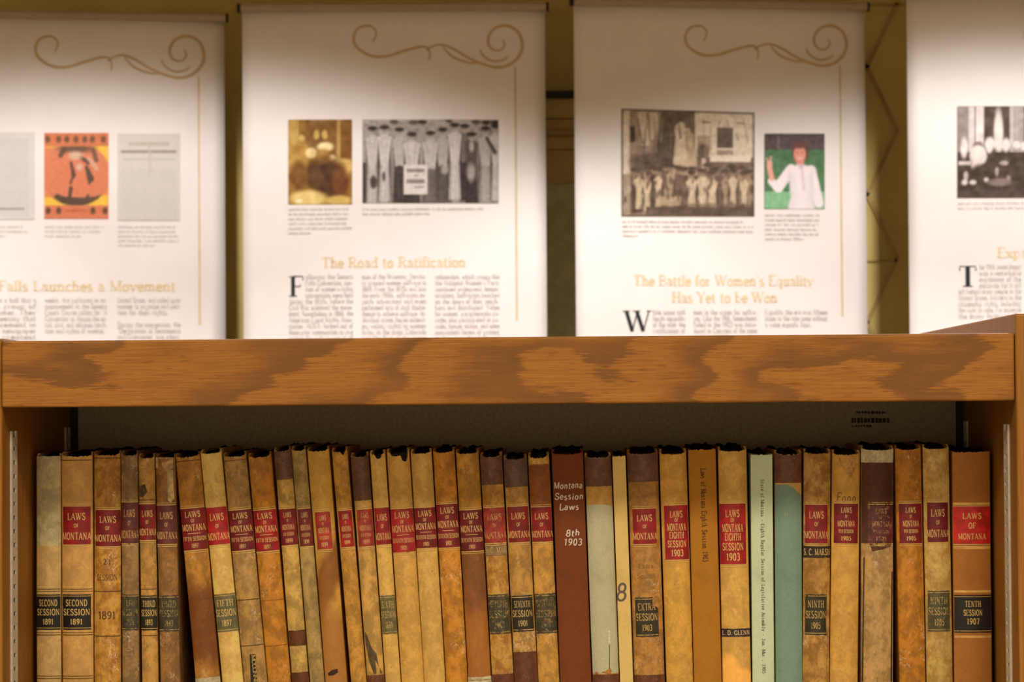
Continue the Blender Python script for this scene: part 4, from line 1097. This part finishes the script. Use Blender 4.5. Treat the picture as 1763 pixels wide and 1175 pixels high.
book(908, 946, 783, 927, 963, (196, 140, 62), 'book with rust brown upper spine and scuffed dark lower label', [
    ('P', 800, 800, 874, (138, 78, 28), 'leather'), ('L', 874, 933, (130, 24, 26), TA, .2, (-.92, .95)), ('S', 1023, 1091, GREENL, TS('SEVENTH', '1901'), .95)], dip=.005, ear=.002, lite=(216, 168, 92), scratch=.6)
book(948, 1005, 779, 965, 1018, (112, 58, 28), 'plain reddish brown cloth book with white handwritten title', [
    ('X', 'Montana', 836, 11, 50, (206, 190, 170), 'hand', -1), ('X', 'Session', 855, 11, 50, (206, 190, 170), 'hand'), ('X', 'Laws', 873, 11, 34, (206, 190, 170), 'hand', -1), ('X', '8th', 918, 11, 24, (206, 190, 170), 'hand', 4), ('X', '1903', 934, 11, 31, (206, 190, 170), 'hand', 4)], kind='cloth', alpha=24, ear=.003, weave=700)
book(1006, 1052, 785, 1020, 1067, (192, 142, 70), 'brown-capped book covered in pale sage grey paper', [
    ('C', None, 838, (106, 66, 44)), ('P', 869, 872, 1160, (176, 170, 138), 'cloth'), ('C', 1162, None, (106, 60, 38)), ('T', [(1047, 1086), (1050, 1086), (1051, 1098), (1050, 1111), (1048, 1111)], (226, 216, 186), 'torn_paper'), ('T', [(1048.4, 1111), (1049.4, 1111), (1049.6, 1152), (1048.8, 1152)], (60, 50, 30), 'crack'), ('T', [(1025, 1158), (1045, 1156), (1050, 1150), (1053, 1156), (1050, 1162), (1025, 1163)], (168, 112, 40), 'torn_edge')], scratch=.2)
book(1053, 1078, 786, 1068, 1090, (208, 174, 104), 'thin plain cream pamphlet with a handwritten figure 8', [
    ('X', '8', 1019, 29, 18, (86, 72, 70), 'hand', -5)], kind='cloth', alpha=10, dip=.0004, ear=.0, weave=500, var=.05)
book(1080, 1132, 779, 1091, 1146, (182, 126, 60), 'worn tan book with brown cap and ragged black 1903 label', [
    ('C', None, 830, (110, 70, 50)), ('C', 1163, None, (106, 60, 36)), ('L', 877, 937, RED, TA, .1, (-.72, .72)), ('X', 'Extra', 975, 8, 26, (120, 78, 36), 'stamp'), ('X', 'Session', 992, 8, 32, (130, 86, 40), 'stamp'), ('S', 1029, 1097, (52, 46, 30), TS('EXTRA', '1903'), .5, (-.75, .66)), ('T', [(1123, 1026), (1137, 1020), (1141, 1046), (1136, 1054), (1131, 1046), (1123, 1044)], (182, 128, 64), 'torn_leather')], lite=(204, 152, 86), scratch=.6)
book(1134, 1183, 778, 1148, 1194, (206, 150, 64), 'golden tan book with tall red eighth session 1903 label and dipped top', [
    ('L', 871, 964, (148, 24, 28), TD, .05, (-.75, .93))], dip=.004, lite=(222, 176, 96), scratch=.15)
book(1184, 1233, 774, 1195, 1243, (164, 108, 34), 'smooth ochre brown book with black type running down its spine', [
    ('V', 'Laws of Montana Eighth Session 1903', 807, 968, 8.5, (40, 26, 12), 1)], kind='cloth', alpha=26, dip=.0006, ear=.0004, weave=500, var=.06)
book(1235, 1287, 774, 1245, 1293, (210, 158, 76), 'golden book with tall red 1903 label and narrow black name band', [
    ('L', 868, 972, (158, 26, 28), TD, .08, (-.97, .8)), ('B', 1083, 1097, (52, 36, 32), 'L. D. GLENN', (206, 176, 130))], stains=((.012, .03, .5, (206, 148, 70)),), lite=(226, 180, 104), scratch=.15)
book(1291, 1331, 783, 1296, 1333, (186, 196, 162), 'pale mint green pamphlet volume with small typed title', [
    ('V', 'State of Montana - Eighth Regular Session of Legislative Assembly - Jan.-Mar., 1905', 826, 1160, 5.6, (70, 66, 54), 1)], kind='cloth', alpha=14, dip=.0004, ear=.0004, weave=400, var=.04)
book(1332, 1382, 780, 1337, 1381, (206, 158, 82), 'teal green paper covered book with dark brown leather cap', [
    ('C', None, 832, (106, 64, 42)), ('P', 835, 856, None, (116, 140, 122), 'cloth')], scratch=.1)
book(1383, 1432, 778, 1383, 1428, (180, 134, 66), 'mottled tan book with black name band under its red label', [
    ('L', 870, 936, (128, 28, 28), TA, .3, (-.85, .75)), ('B', 941, 961, (44, 36, 26), 'S. C. MARSH', (188, 152, 96)), ('S', 1024, 1094, (50, 44, 28), TS('NINTH', '1905'), .55, (-.8, .7))], lite=(210, 164, 90), mott=(138, 94, 38), scratch=.7)
book(1433, 1482, 780, 1429, 1478, (206, 150, 68), 'orange tan book with crumpled torn flap above handwritten brown letters', [
    ('X', 'Fono', 857, 14, 34, (110, 66, 26), 'hand'), ('L', 868, 936, DRED, TC('9TH', '1905'), .05, (-.8, .85)), ('T', [(1443, 788), (1470, 784), (1474, 800), (1470, 815), (1464, 824), (1457, 816), (1450, 804)], (188, 140, 72), 'torn_leather')], scratch=.15, dip=.003)
book(1484, 1538, 772, 1481, 1540, (184, 140, 82), 'split worn book with cream strip over dark brown title patch', [
    ('P', 797, 797, 936, (84, 46, 24), 'leather'), ('C', None, 797, (196, 178, 136)), ('L', 870, 936, (84, 34, 30), TC('9TH', '1905'), .85, (-.55, .97)), ('T', [(1498, 937), (1534, 936), (1532, 942), (1520, 946), (1502, 950)], (84, 50, 28), 'torn_leather'), ('T', [(1481, 980), (1484, 980), (1484, 1175), (1480, 1175)], (96, 62, 30), 'crack'), ('T', [(1487.5, 960), (1489.5, 960), (1487, 1175), (1485, 1175)], (70, 44, 22), 'crack'), ('T', [(1535, 985), (1537, 985), (1536, 1175), (1533.5, 1175)], (70, 44, 22), 'crack')], lite=(204, 162, 104), scratch=.5, alpha=36)
book(1541, 1587, 771, 1549, 1595, (190, 120, 34), 'rich orange leather book with neat red 1905 label', [
    ('L', 868, 936, DRED, TC('9TH', '1905'), .03, (-.75, .9))], lite=(214, 156, 74), scratch=.7)
book(1588, 1636, 770, 1597, 1641, (202, 164, 92), 'cream book with dark red label and greyish ninth session label', [
    ('L', 866, 934, (104, 22, 26), TA, .25, (-.72, .8)), ('S', 1018, 1088, (80, 74, 48), TS('NINTH', '1905'), .7, (-.8, .8))], mott=(166, 126, 60), scratch=.3)
book(1639, 1706, 778, 1644, 1709, (166, 106, 48), 'broad brown cloth book with scarlet label and black 1907 label', [
    ('L', 873, 937, (186, 30, 24), [('LAWS', .25, .15, .50), ('OF', .51, .15, .20), ('MONTANA', .80, .15, .74)], .02), ('S', 1025, 1090, BLACKL, TS('TENTH', '1907')[:0] + [('TENTH', .24, .15, .42), ('SESSION', .47, .15, .50), ('1907', .70, .15, .33)], .02), ('R', 868, 4, (206, 160, 84)), ('R', 944, 4, (200, 150, 80)), ('R', 1019, 4, (206, 160, 84)), ('R', 1097, 4, (200, 150, 80))], kind='cloth', alpha=22, dip=.0008, ear=.0004, weave=600)
